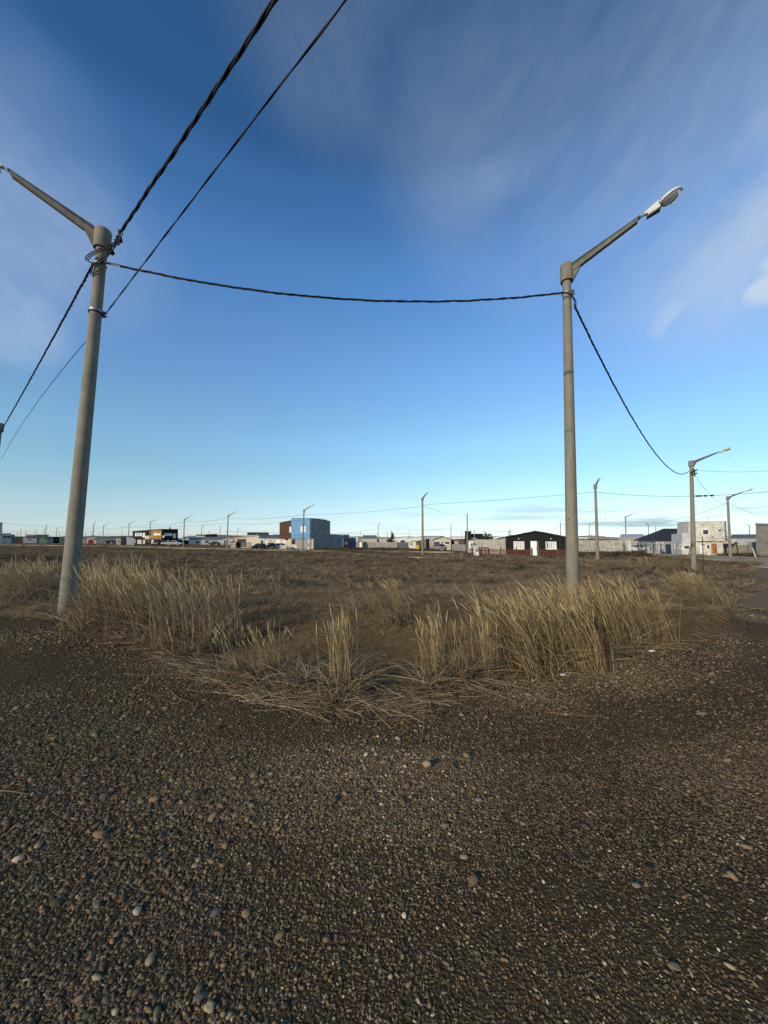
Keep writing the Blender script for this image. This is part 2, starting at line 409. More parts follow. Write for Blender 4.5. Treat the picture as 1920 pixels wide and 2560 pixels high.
gnd = polar_sheet('ground', ang, lambda t: rad, len(rad), M_SOIL, lambda r: r * 0, gz, True); tag(gnd, kind='structure')
ang2 = np.concatenate([np.arange(-180, -62, 1.5), np.arange(-60, 61, .14), np.arange(61.5, 180, 1.5)])
RB = {}
def rfn(t):
    e = float(Rb(t)); return np.concatenate([[0.02], np.geomspace(.5, e, 89)])
# extend gravel surface right over the border with a feathered rim pressed into the soil
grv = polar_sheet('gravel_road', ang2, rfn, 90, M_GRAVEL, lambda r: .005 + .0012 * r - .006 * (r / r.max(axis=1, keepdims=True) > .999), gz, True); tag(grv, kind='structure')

def strip(name, top, bot, mat, lift, nx=60, ny=10, wob=.0, kind='structure', seed=1):
    """a sheet following the ground between two pixel edges"""
    T = [G(*p) for p in top]; B = [G(*p) for p in bot]
    def samp(L, n):
        d = [0]
        for a, b in zip(L, L[1:]): d.append(d[-1] + (b - a).length)
        t = np.linspace(0, d[-1], n)
        return np.stack([np.interp(t, d, [q.x for q in L]), np.interp(t, d, [q.y for q in L])], -1)
    a = samp(T, nx); b = samp(B, nx)
    k = np.linspace(0, 1, ny)[None, :, None]
    if wob:
        w = (vnoise(a[:, 0], a[:, 1], 1.7, seed) - .5) * 2 * wob; a = a + np.stack([w * 0, w], -1)
        w = (vnoise(b[:, 0], b[:, 1], 1.3, seed + 3) - .5) * 2 * wob; b = b + np.stack([w * 0, w], -1)
    XY = a[:, None, :] * (1 - k) + b[:, None, :] * k
    Z = base_z(XY[..., 0], XY[..., 1]) + lift + (vnoise(XY[..., 0], XY[..., 1], 1.4, seed + 5) - .5) * .05
    V = np.concatenate([XY, Z[..., None]], -1).reshape(-1, 3)
    i, j = np.meshgrid(np.arange(nx - 1), np.arange(ny - 1), indexing='ij')
    F = np.stack([i * ny + j, (i + 1) * ny + j, (i + 1) * ny + j + 1, i * ny + j + 1], -1).reshape(-1, 4)[:, ::-1]
    o = obj_np(name, V, F, mat, smooth_=True)
    # closed underside skirt keeps it a slab, not paper
    sol = o.modifiers.new('slab', 'SOLIDIFY'); sol.thickness = .25; sol.offset = -1
    return tag(o, kind=kind)
strip('dirt_street', [(1585, 1382.6), (1650, 1385), (1740, 1387.6), (1830, 1391), (1960, 1397), (2150, 1404)],
      [(1585, 1385), (1640, 1391), (1740, 1396.5), (1835, 1405.5), (1873, 1417), (2150, 1450)], M_STREET, .1, 90, 16, .15, seed=2)
strip('street', [(-160, 1361.5), (300, 1364.5), (560, 1371), (700, 1373.5), (860, 1377), (1140, 1379)],
      [(-160, 1362.8), (300, 1366), (560, 1373.2), (700, 1376), (860, 1380.5), (1140, 1381.5)], M_STREET, .1, 90, 6, .4, seed=4)
strip('footpath', [(838, 1382.5), (900, 1384), (960, 1388), (1013, 1391), (1064, 1393), (1120, 1394.2)],
      [(838, 1384.3), (900, 1387), (960, 1392), (1013, 1394.2), (1064, 1396), (1120, 1397.2)], M_WALK, .11, 60, 4, .25, seed=6)
strip('footpath.001', [(1142, 1394.6), (1200, 1396), (1300, 1397.8), (1412, 1398.5), (1500, 1399)],
      [(1142, 1398.6), (1200, 1401.2), (1300, 1403), (1412, 1403), (1500, 1403)], M_WALK, .11, 60, 4, .2, seed=8)

# ------------------------------------------------------------------ scatter with geometry nodes
def blob_mesh(name, mat, seed, flat=(1, .75, .5), rough=.12, sub=2):
    import bmesh
    bm = bmesh.new(); bmesh.ops.create_icosphere(bm, subdivisions=sub, radius=1)
    for v in bm.verts:
        n = mnoise.noise(v.co * 1.1 + Vector((seed * 3.7, seed, 0))) * rough * 2 + mnoise.noise(v.co * 2.7 + Vector((seed, 0, seed))) * rough
        v.co = v.co * (1 + n); v.co.x *= flat[0]; v.co.y *= flat[1]; v.co.z *= flat[2]
    me = bpy.data.meshes.new(name); bm.to_mesh(me); bm.free(); me.materials.append(mat)
    for p in me.polygons: p.use_smooth = True
    return me
def scatter(name, pts, rot, scl, var, tint, protos, label=None, cat=None, kind='stuff'):
    me = bpy.data.meshes.new(name); N = len(pts)
    me.vertices.add(N); me.vertices.foreach_set('co', np.asarray(pts, np.float32).ravel())
    for nm, ty, arr, key in (('rot', 'FLOAT_VECTOR', rot, 'vector'), ('scl', 'FLOAT_VECTOR', scl, 'vector'), ('var', 'INT', var, 'value'), ('itint', 'FLOAT', tint, 'value')):
        a = me.attributes.new(nm, ty, 'POINT'); a.data.foreach_set(key, np.asarray(arr, np.int32 if ty == 'INT' else np.float32).ravel())
    o = bpy.data.objects.new(name, me); COL.objects.link(o)
    ng = bpy.data.node_groups.new(name + '_scatter', 'GeometryNodeTree')
    ng.interface.new_socket('Geometry', in_out='INPUT', socket_type='NodeSocketGeometry'); ng.interface.new_socket('Geometry', in_out='OUTPUT', socket_type='NodeSocketGeometry')
    n = ng.nodes; l = ng.links
    gi = n.new('NodeGroupInput'); go = n.new('NodeGroupOutput')
    ip = n.new('GeometryNodeInstanceOnPoints'); ip.inputs['Pick Instance'].default_value = True
    l.new(gi.outputs[0], ip.inputs['Points'])
    jn = n.new('GeometryNodeJoinGeometry')
    for i, p in reversed(list(enumerate(protos))):
        oi = n.new('GeometryNodeObjectInfo'); oi.inputs['Object'].default_value = p; oi.inputs['As Instance'].default_value = True
        l.new(oi.outputs['Geometry'], jn.inputs[0])
    l.new(jn.outputs[0], ip.inputs['Instance'])
    def attr(nm, dt):
        q = n.new('GeometryNodeInputNamedAttribute'); q.data_type = dt; q.inputs['Name'].default_value = nm; return q.outputs['Attribute']
    l.new(attr('var', 'INT'), ip.inputs['Instance Index'])
    er = n.new('FunctionNodeEulerToRotation'); l.new(attr('rot', 'FLOAT_VECTOR'), er.inputs[0]); l.new(er.outputs[0], ip.inputs['Rotation'])
    l.new(attr('scl', 'FLOAT_VECTOR'), ip.inputs['Scale'])
    l.new(ip.outputs[0], go.inputs[0])
    md = o.modifiers.new('scatter', 'NODES'); md.node_group = ng
    return tag(o, label, cat, kind=kind)
def proto(me):
    return bpy.data.objects.new(me.name, me)

def pebble_mat():
    m, n, l, b = mat_new('pebble')
    ai = n.new('ShaderNodeAttribute'); ai.attribute_name = 'itint'; ai.attribute_type = 'INSTANCER'
    cr = n.new('ShaderNodeValToRGB'); l.new(ai.outputs['Fac'], cr.inputs[0]); cr.color_ramp.interpolation = 'LINEAR'
    e = cr.color_ramp.elements; e[0].color = (.060, .050, .033, 1); e[1].color = (.72, .60, .40, 1)
    for p_, c_ in ((.2, (.105, .087, .055)), (.4, (.165, .136, .084)), (.55, (.22, .172, .098)), (.68, (.27, .215, .125)), (.78, (.29, .195, .115)), (.85, (.19, .175, .135)), (.93, (.44, .36, .235))):
        q = e.new(p_); q.color = (*c_, 1)
    oc = n.new('ShaderNodeTexCoord').outputs['Object']
    f = add_noise(n, l, oc, 2.4, 5, .65)
    l.new(mixc(n, l, 1.0, mixc(n, l, mrange(n, l, f, .35, .7, 0, .5), cr.outputs[0], mixc(n, l, .5, cr.outputs[0], (.05, .036, .02))), (.96, .85, .755), 'MULTIPLY'), b.inputs['Base Color'])
    b.inputs['Roughness'].default_value = .8; b.inputs['Specular IOR Level'].default_value = .12
    return m
M_PEB = pebble_mat()
pebs = [proto(blob_mesh('pebble', M_PEB, s, f, .13, 2)) for s, f in ((1, (1, .8, .5)), (2, (1, .62, .42)), (3, (.9, .85, .6)), (4, (1.15, .6, .45)))]
def ring_points(r0, r1, a0, a1, dens):
    area = math.radians(a1 - a0) * (r1 * r1 - r0 * r0) / 2; n = int(area * dens)
    r = np.sqrt(rng.uniform(r0 * r0, r1 * r1, n)); t = rng.uniform(a0, a1, n)
    return r, t
PR = []; 
for r0, r1, d in ((1.0, 1.9, 22000), (1.9, 2.8, 18000), (2.8, 4.0, 11000), (4, 5.6, 5600), (5.6, 8.5, 2300), (8.5, 13, 700), (13, 24, 110)):
    r, t = ring_points(r0, r1, -54, 54, d)
    x = r * np.sin(np.radians(t)); y = r * np.cos(np.radians(t))
    patch = vnoise(x, y, 1.9, 21) * .6 + vnoise(x, y, .6, 22) * .4
    keep = rng.random(len(r)) < np.clip(.28 + 1.9 * (patch - .28), .35, 1)
    rc = np.hypot(x - .5, y - 9.5); trk = np.minimum(np.abs(rc - 6.45 + (patch - .5) * .6), np.abs(rc - 7.95 + (patch - .5) * .6)); keep &= ~((trk < .33) & (rng.random(len(r)) < .5))
    keep &= (r < np.interp(t, BT, BR) + rng.normal(.0, .16, len(r)) + .05)
    s = np.exp(rng.normal(math.log(.0037), .40, len(r))) * (1 + .26 * sstep(.1, -1.6, x / np.maximum(y, .3) * 2) + .15 * sstep(.5, 1.6, x / np.maximum(y, .3) * 2)) * (1 + .10 * np.clip(r - 2, 0, 5)) * (.85 + .5 * np.clip((patch - .45) * 3, 0, 1))
    PR.append(np.stack([x, y, s, patch], -1)[keep])
PA = np.concatenate(PR); n = len(PA)
bigm = rng.random(n) < .006; PA[bigm, 2] *= rng.uniform(1.8, 2.9, bigm.sum())
z = gz(PA[:, 0], PA[:, 1]) + .006 + .0012 * np.hypot(PA[:, 0], PA[:, 1]) + PA[:, 2] * rng.uniform(-.25, .28, n)
rot = np.stack([rng.normal(0, .22, n), rng.normal(0, .22, n), rng.uniform(0, 6.28, n)], -1)
sc = PA[:, 2:3] * np.stack([rng.uniform(.85, 1.35, n), rng.uniform(.8, 1.15, n), rng.uniform(.8, 1.2, n)], -1)
tint_ = np.clip(rng.beta(1.15, 1.6, n) * .98 + (vnoise(PA[:, 0], PA[:, 1], 1.2, 33) - .5) * .25, 0, 1)
scatter('pebbles', np.stack([PA[:, 0], PA[:, 1], z], -1), rot, sc, rng.integers(0, 4, n), tint_, pebs)
print('pebbles', n)

# a few pebbles and stones one can single out
def stone(px, py, wpx, col, label, flat=(1, .75, .55), seed=1, mat=None, nm='stone', sink=.35):
    g = G(px, py); s = wpx * .5 * g.y / FPX
    if col: col = (col[0] * 1.04, col[1] * .93, col[2] * .76)
    mt = mat or paint('stone_' + str(seed), col, .8, .2, 14, False, fine=0)
    me = blob_mesh(nm, mt, seed, flat, .16, 3)
    o = bpy.data.objects.new(nm, me); COL.objects.link(o); o.location = (g.x, g.y, gzf(g.x, g.y) + .008 + s * flat[2] * (1 - sink)); o.scale = (s,) * 3; o.rotation_euler = (rnd.uniform(-.15, .15), rnd.uniform(-.15, .15), rnd.uniform(-.5, .5))
    return tag(o, label, 'stone')
mrust, n_, l_, b_ = mat_new('rust_stained_stone')
oc_ = n_.new('ShaderNodeTexCoord').outputs['Object']; sx_ = n_.new('ShaderNodeSeparateXYZ'); l_.new(oc_, sx_.inputs[0])
a_ = n_.new('ShaderNodeMath'); a_.operation = 'ADD'; l_.new(sx_.outputs[2], a_.inputs[0]); l_.new(mrange(n_, l_, add_noise(n_, l_, oc_, 2.5, 5), 0, 1, -.35, .35), a_.inputs[1])
l_.new(mixc(n_, l_, mrange(n_, l_, a_.outputs[0], -.1, .3), (.30, .12, .035), (.26, .22, .17)), b_.inputs['Base Color']); b_.inputs['Roughness'].default_value = .85
stone(1068, 1925, 24, None, 'rust stained stone lying alone on the dark gravel', (1, .8, .72), 5, mrust, sink=.12)
for a in [(249, 2093, 33, (.20, .14, .105), 'brownish pebble on the left gravel, the largest one above its white neighbours', (1, .62, .4)),
          (342, 2287, 22, (.34, .31, .27), 'pale speckled round pebble in the lower left gravel', (1, .8, .5)),
          (242, 2269, 22, (.135, .13, .11), 'flat square grey pebble left of the pale speckled one', (1, .6, .3)),
          (524, 2530, 24, (.30, .26, .18), 'cream pebble at the bottom edge left of centre', (1, .85, .5)),
          (500, 2502, 28, (.10, .11, .105), 'flat grey pebble above the cream pebble at the bottom edge', (1, .7, .35)),
          (541, 2290, 28, (.09, .088, .085), 'dark oval pebble in the lower gravel', (1, .6, .4)),
          (1686, 2427, 28, (.15, .135, .12), 'smooth grey teardrop pebble in the lower right gravel', (1, .7, .35)),
          (1591, 2220, 18, (.17, .155, .135), 'round tan pebble in the right gravel', (1, .9, .5)),
          (1622, 2178, 20, (.05, .033, .026), 'dark brown pebble in the right gravel', (1, .7, .6)),
          (1196, 2006, 18, (.22, .20, .165), 'flat pale grey pebble right of centre below the rust stained stone', (1, .6, .35)),
          (1112, 2072, 20, (.15, .14, .125), 'oval grey pebble below centre', (1, .6, .45)),
          (1160, 2151, 18, (.22, .21, .19), 'pale oval pebble resting against a tan one below centre', (1, .6, .45)),
          (241, 2452, 22, (.29, .25, .19), 'cream oblong pebble in the lower left gravel', (1, .6, .5)),
          (995, 1853, 15, (.26, .25, .23), 'pale flat pebble near the straw edge', (1, .6, .4)),
          (1415, 1789, 14, (.33, .31, .27), 'white flat pebble on the gravel before the big right grass clump', (1, .6, .4))]:
    px, py, w, c, lb, fl = a
    stone(px, py, w, c, lb, fl, seed=int(px) % 37 + 2, nm='pebble')

# ------------------------------------------------------------------ grass
M_STEM = blade_mat('dry_stem', (.14, .095, .040), (.29, .205, .09), (.45, .34, .165))
M_LEAF = blade_mat('dry_leaf', (.085, .058, .030), (.18, .125, .068), (.34, .26, .155))
M_HEAD = blade_mat('seed_head_straw', (.28, .19, .08), (.42, .30, .135), (.55, .42, .21))
M_MAT = blade_mat('matted_grass', (.085, .058, .032), (.185, .135, .078), (.33, .255, .16))
M_SCRUB = blade_mat('scrub', (.036, .026, .015), (.085, .060, .034), (.17, .125, .07))
M_STRAW = blade_mat('fallen_straw', (.17, .12, .06), (.30, .225, .12), (.46, .36, .21))
def tubes(paths, radii, ns, tint):
    """paths N,K,3  radii N,K -> verts, quads"""
    N, K, _ = paths.shape
    d = np.gradient(paths, axis=1); d /= np.linalg.norm(d, axis=2, keepdims=True) + 1e-9
    ref = np.array([.31, .95, .05]); a = np.cross(d, ref); a /= np.linalg.norm(a, axis=2, keepdims=True) + 1e-9; b = np.cross(d, a)
    ph = np.arange(ns) * 2 * np.pi / ns
    V = paths[:, :, None, :] + radii[:, :, None, None] * (a[:, :, None, :] * np.cos(ph)[None, None, :, None] + b[:, :, None, :] * np.sin(ph)[None, None, :, None])
    V = V.reshape(-1, 3)
    i, k, s = np.meshgrid(np.arange(N), np.arange(K - 1), np.arange(ns), indexing='ij')
    base = (i * K + k) * ns; s2 = (s + 1) % ns
    F = np.stack([base + s, base + s2, base + ns + s2, base + ns + s], -1).reshape(-1, 4)
    return V, F, np.repeat(tint, K * ns)
def ribbons(paths, width, tint):
    N, K, _ = paths.shape
    d = np.gradient(paths, axis=1); d /= np.linalg.norm(d, axis=2, keepdims=True) + 1e-9
    ref = rng.normal(0, 1, (N, 1, 3)); a = np.cross(d, ref); a /= np.linalg.norm(a, axis=2, keepdims=True) + 1e-9
    V = np.stack([paths - a * width[:, :, None], paths + a * width[:, :, None]], 2).reshape(-1, 3)
    i, k = np.meshgrid(np.arange(N), np.arange(K - 1), indexing='ij'); base = (i * K + k) * 2
    F = np.stack([base, base + 1, base + 3, base + 2], -1).reshape(-1, 4)
    return V, F, np.repeat(tint, K * 2)
def curves(base, h, lean, curl, K, spread):
    """base N,3; h N; lean N,2 (radians-ish offsets at tip)"""
    t = np.linspace(0, 1, K)[None, :, None]
    N = len(base)
    off = lean[:, None, :] * (t * .35 + t ** 2 * .65) * h[:, None, None]
    horiz = np.linalg.norm(lean, axis=1)
    up = h[:, None, None] * t * (1 - .28 * np.clip(horiz, 0, 1.6)[:, None, None] * t)
    side = rng.normal(0, 1, (N, 1, 2)) * curl * h[:, None, None] * np.sin(t * np.pi) * .5
    P_ = np.concatenate([base[:, None, :2] + off + side, base[:, None, 2:3] + up], -1)
    return P_
def clump(label, areas, nstem, nleaf, h, lean=(-.28, .0), heads=True, name='grass_clump', group=None, leafh=.55, flop=.5, stem_r=.0026, lv=.14, origin=None, hmul=1.0):
    """areas: list of (px, py, sx_m, sy_m, weight) gaussian base patches"""
    ws = np.array([a[4] for a in areas], float); ws /= ws.sum()
    cs = [G(a[0], a[1]) for a in areas]
    o = origin or cs[0]
    root = thing(name, label, 'grass', (o.x, o.y, gzf(o.x, o.y)), group)
    def bases(n):
        k = rng.choice(len(areas), n, p=ws)
        x = np.array([cs[i].x for i in k]) + rng.normal(0, 1, n) * np.array([areas[i][2] for i in k])
        y = np.array([cs[i].y for i in k]) + rng.normal(0, 1, n) * np.array([areas[i][3] for i in k])
        # gather into tussocks
        nt = max(3, n // 40); tx = rng.choice(n, nt); j = rng.integers(0, nt, n); q = rng.random(n) < .75
        x = np.where(q, x[tx][j] + rng.normal(0, .055, n), x); y = np.where(q, y[tx][j] + rng.normal(0, .055, n), y)
        return np.stack([x, y, gz(x, y) - .01], -1)
    b = bases(nstem); hh = h * rng.normal(1, .16, nstem).clip(.45, 1.4)
    ln = np.stack([rng.normal(lean[0], lv, nstem), rng.normal(lean[1], lv, nstem)], -1)
    Pth = curves(b, hh, ln, .05, 9, 0)
    tn = rng.random(nstem)
    rr = np.interp(np.linspace(0, 1, 9), [0, .6, 1], [1.0, .75, .5])[None, :] * stem_r * rng.uniform(.8, 1.3, (nstem, 1))
    V, F, T = tubes(Pth, np.repeat(rr, 1, 0) * np.ones((nstem, 9)), 3, tn)
    q = obj_np('stems', V, F, M_STEM, root, T); tag(q, kind='stuff')
    if heads:
        sel = rng.random(nstem) < .8; L = rng.uniform(.80, .86)
        u = np.linspace(.80, 1.0, 6)
        idx = u * 8; i0 = np.floor(idx).astype(int).clip(0, 7); fr = idx - i0
        H = Pth[sel][:, i0] * (1 - fr)[None, :, None] + Pth[sel][:, i0 + 1] * fr[None, :, None]
        hr = np.array([.2, .8, 1, .9, .6, .12])[None, :] * stem_r * 1.9 * rng.uniform(.75, 1.25, (sel.sum(), 1))
        V, F, T = tubes(H, hr, 4, tn[sel]); q = obj_np('seed_heads', V, F, M_HEAD, root, T); tag(q, kind='stuff')
    b = bases(nleaf); hh = h * leafh * rng.lognormal(0, .35, nleaf).clip(.3, 1.9)
    fl = rng.random(nleaf) < flop
    ang_ = rng.uniform(0, 2 * np.pi, nleaf); mag = np.where(fl, rng.uniform(.5, 1.5, nleaf), rng.uniform(0, .45, nleaf))
    ln = np.stack([np.cos(ang_) * mag + lean[0], np.sin(ang_) * mag + lean[1]], -1)
    Pth = curves(b, hh, ln, .12, 6, 0)
    wd = np.array([.8, 1, .95, .8, .55, .1])[None, :] * .0032 * rng.uniform(.7, 1.4, (nleaf, 1))
    V, F, T = ribbons(Pth, wd, rng.random(nleaf)); q = obj_np('leaves', V, F, M_LEAF, root, T); tag(q, kind='stuff')
    nt_ = int(nleaf * .8); b = bases(nt_); ang_ = rng.uniform(0, 2 * np.pi, nt_); mag = rng.uniform(1.0, 2.6, nt_)
    Pth = curves(b, rng.lognormal(math.log(.13), .45, nt_).clip(.04, .3), np.stack([np.cos(ang_) * mag, np.sin(ang_) * mag], -1), .5, 5, 0)
    Pth[..., 2] = np.maximum(Pth[..., 2], gz(Pth[..., 0], Pth[..., 1]) + .006)
    V, F, T = ribbons(Pth, np.array([.8, 1, 1, .8, .3])[None, :] * .0028 * rng.uniform(.7, 1.4, (nt_, 1)), rng.random(nt_)); q = obj_np('thatch', V, F, M_LEAF, root, T); tag(q, kind='stuff')
    return root
clump('big dry grass clump beside the left lamp post, on its right side', [(285, 1556, .24, .26, 1.0), (350, 1568, .34, .30, 1.4), (440, 1592, .32, .28, 1.0), (500, 1615, .18, .16, .3), (265, 1530, .16, .22, .4)], 760, 1900, .98, (-.24, .05))
clump('dry grass clump left of the left lamp post', [(70, 1500, .30, .4, 1), (115, 1488, .22, .3, .8)], 520, 1500, 1.2, (-.30, .05))
clump('sparse dry grass tuft between the big left clump and the centre tuft', [(600, 1690, .17, .12, 1.0), (680, 1700, .18, .12, 1.1), (750, 1712, .14, .1, .8)], 80, 560, .54, (-.20, .0), leafh=.38, flop=.8)
clump('narrow upright tuft of golden stems in the centre foreground', [(862, 1722, .055, .04, 1.8), (850, 1745, .10, .07, .5)], 50, 260, .72, (-.05, .0), leafh=.4, flop=.8, lv=.07)
clump('upright dry tuft just left of the big right clump', [(1135, 1700, .13, .10, 1.3), (1090, 1712, .13, .10, .7), (1180, 1690, .07, .08, .4)], 110, 520, .68, (-.10, .0), leafh=.4, flop=.75, lv=.1)
clump('biggest golden grass clump, in front of the right lamp post', [(1300, 1665, .15, .18, .9), (1370, 1660, .18, .22, 1.2), (1450, 1640, .20, .24, 1.2), (1540, 1605, .2, .22, 1.0), (1605, 1598, .13, .18, .7), (1420, 1610, .24, .25, .9), (1500, 1575, .25, .25, .7)], 1000, 2200, .82, (-.30, .02))
clump('thin reddish grass tuft behind the centre foreground tufts', [(970, 1535, .34, .3, 1), (1050, 1565, .26, .25, .8)], 95, 380, .60, (-.34, .05), stem_r=.0022, leafh=.5)
clump('leaning dry grass tuft near the road at the right', [(1762, 1518, .2, .25, 1.2), (1730, 1505, .22, .3, .9)], 220, 1000, .74, (-.42, .05))
clump('low dry grass behind the leaning tuft, beside the road', [(1790, 1465, .4, .6, 1), (1735, 1452, .5, .8, .7)], 90, 800, .38, (-.3, .05), leafh=.6)
clump('small tuft in the field left of centre', [(640, 1497, .3, .25, 1)], 30, 260, .5, (-.25, .05), leafh=.6)
clump('small tuft out in the field below the blue house', [(722, 1408, .8, .5, 1)], 60, 380, .75, (-.1, .05), leafh=.6, stem_r=.004)
clump('pair of pale tufts in the field beside the footpath end', [(1078, 1402, .5, .4, 1), (1130, 1399, .9, .4, 1.2)], 120, 700, .8, (-.1, .05), leafh=.7, stem_r=.004)
clump('pale tuft in the field in front of the red fence', [(1175, 1432, .6, .4, 1)], 60, 420, .75, (-.25, .05), leafh=.6, stem_r=.003)
clump('dry grass along the foot of the block wall beyond the right lamp post', [(1470, 1412, 1.2, .5, 1), (1560, 1415, 1.4, .6, 1.2), (1640, 1408, 1.3, .6, 1)], 240, 1500, .7, (-.2, .05), leafh=.7, stem_r=.004)

# low matted cover of the field
def tuft_mesh(name, mat, nb, h, spread, flat, width, seed):
    g = np.random.default_rng(seed)
    b = np.stack([g.normal(0, spread, nb), g.normal(0, spread, nb), np.zeros(nb)], -1)
    a = g.uniform(0, 6.283, nb); m = g.uniform(flat * .4, flat * 1.4, nb)
    ln = np.stack([np.cos(a) * m - .15, np.sin(a) * m], -1)
    P_ = curves(b, h * g.lognormal(0, .4, nb).clip(.3, 2), ln, .15, 4, 0)
    V, F, T = ribbons(P_, np.array([.9, 1, .8, .1])[None, :] * width * g.uniform(.6, 1.4, (nb, 1)), g.random(nb) * .45)
    return proto(mesh_np(name, V, F, mat, T))
TUFTS = [tuft_mesh('matted_tuft', M_MAT, 30, .09, .07, 1.3, .0022, 3), tuft_mesh('matted_tuft', M_MAT, 26, .14, .06, .8, .0022, 4), tuft_mesh('matted_tuft', M_MAT, 34, .06, .11, 1.8, .0026, 5)]
FARTUFT = [tuft_mesh('far_tuft', M_MAT, 40, .12, .16, 1.2, .006, 6), tuft_mesh('far_tuft', M_MAT, 36, .17, .13, .9, .006, 7), tuft_mesh('far_tuft', M_SCRUB, 44, .12, .2, 1.4, .007, 8)]
pts = []; va = []; sc_ = []
for r0, r1, d, far in ((3.8, 8, 55, 0), (8, 12, 60, 0), (12, 18, 38, 0), (18, 30, 20, 1), (30, 55, 8, 1), (55, 95, 2.6, 1), (95, 170, .8, 1)):
    r, t = ring_points(r0, r1, -52, 52, d)
    x = r * np.sin(np.radians(t)); y = r * np.cos(np.radians(t))
    den = vnoise(x, y, 2.2, 41) * .55 + vnoise(x, y, .8, 42) * .45
    ok = (rng.random(len(r)) < np.clip((den - .34) * 3.4, .06, 1)) & (r > np.interp(t, BT, BR) + rng.exponential(.22, len(r)) - .02)
    # keep streets bare
    if r1 > 40:
        pyv = 1350 + 2315 / np.maximum(y, 1)
        ok &= ~((y > 60) & (x > 5)) & ~((y > 86) & (x > -30)) & ~((y > 118) & (x > -75)) & ~(((np.abs(t) > 40) & (t > 0)) & (y > 45))
    x, y, r = x[ok], y[ok], r[ok]
    pts.append(np.stack([x, y, gz(x, y) - .01], -1)); va.append(rng.integers(0, 3, len(x)) + (3 if far else 0)); sc_.append(rng.uniform(.6, 1.3, len(x)) * (1.0 + (.25 if far else 0)) * (.75 + .7 * den[ok]) * (.62 if r1 <= 12 else 1.0))
pts = np.concatenate(pts); va = np.concatenate(va); sc_ = np.concatenate(sc_)
# scrub belts: darker and taller, standing at wall feet and along verges
def belt(px0, py0, px1, py1, n, wid, s):
    a = G(px0, py0); b = G(px1, py1); t = rng.random(n)
    x = a.x + (b.x - a.x) * t + rng.normal(0, wid * .5, n); y = a.y + (b.y - a.y) * t + rng.normal(0, wid, n)
    return np.stack([x, y, gz(x, y) - .03], -1), np.full(n, 5), np.full(n, s) * rng.uniform(.6, 1.4, n)
for a in [(790, 1374.5, 1000, 1375, 300, 1.0, 3.2), (1000, 1374.5, 1075, 1376, 120, 1.0, 2.2), (1450, 1390, 1600, 1391.5, 420, .9, 3.0), (1460, 1400, 1700, 1404, 300, .8, 1.5), (1690, 1404, 1850, 1412, 420, .9, 1.5),
          (1815, 1391, 1960, 1394, 260, .5, 2.6), (1640, 1383, 1800, 1386.5, 220, .4, 1.6), (0, 1395, 120, 1405, 260, 1.4, 2.2), (850, 1379.5, 980, 1385, 160, .6, 1.8), (960, 1390, 1060, 1391, 60, .4, 1.4), (1130, 1405, 1420, 1407, 420, .5, 1.5), (0, 1430, 60, 1445, 240, .7, 1.6),
          (290, 1372, 560, 1379, 320, 2.2, 1.5), (560, 1381, 850, 1388, 380, 1.6, 1.6), (200, 1385, 800, 1392, 340, 1.6, 1.5), (300, 1400, 1000, 1406, 420, .9, 1.3)]:
    p_, v_, s_ = belt(*a); pts = np.concatenate([pts, p_]); va = np.concatenate([va, v_]); sc_ = np.concatenate([sc_, s_])
def spot(x, y, k, rad, s, v):
    a = rng.uniform(0, 6.283, k); r_ = rad * np.sqrt(rng.random(k)); X = x + np.cos(a) * r_ * 1.5; Y = y + np.sin(a) * r_
    return np.stack([X, Y, gz(X, Y) - .03], -1), np.full(k, v), s * rng.uniform(.6, 1.3, k)
extra = []
for q in range(80):     # low bushes dotted over the field
    r_ = rng.uniform(13, 70); t_ = math.radians(rng.uniform(-44, 41)); x_, y_ = r_ * math.sin(t_), r_ * math.cos(t_)
    if y_ > 56 and x_ > -20: continue
    extra.append(spot(x_, y_, int(rng.integers(5, 14)), rng.uniform(.2, .8), rng.uniform(.9, 1.9), 5))
for q in range(60):     # pale dead tussocks
    r_ = rng.uniform(11, 50); t_ = math.radians(rng.uniform(-44, 41)); x_, y_ = r_ * math.sin(t_), r_ * math.cos(t_)
    extra.append(spot(x_, y_, int(rng.integers(4, 9)), .25, rng.uniform(1.1, 2.0), 1))
for (x_, y_) in ((-7.36, 8.92), (5.04, 10.22), (25.5, 31.4), (5.88, 57.6), (24.6, 43.9)):     # growth round the feet of the posts
    extra.append(spot(x_, y_, 46, .55, .9, 1))
for p_, v_, s_ in extra: pts = np.concatenate([pts, p_]); va = np.concatenate([va, v_]); sc_ = np.concatenate([sc_, s_])
n = len(pts)
scatter('field_grass', pts, np.stack([rng.normal(0, .12, n), rng.normal(0, .12, n), rng.uniform(0, 6.28, n)], -1), sc_[:, None] * np.ones((1, 3)), va, rng.random(n) * .5, TUFTS + FARTUFT)
print('tufts', n)

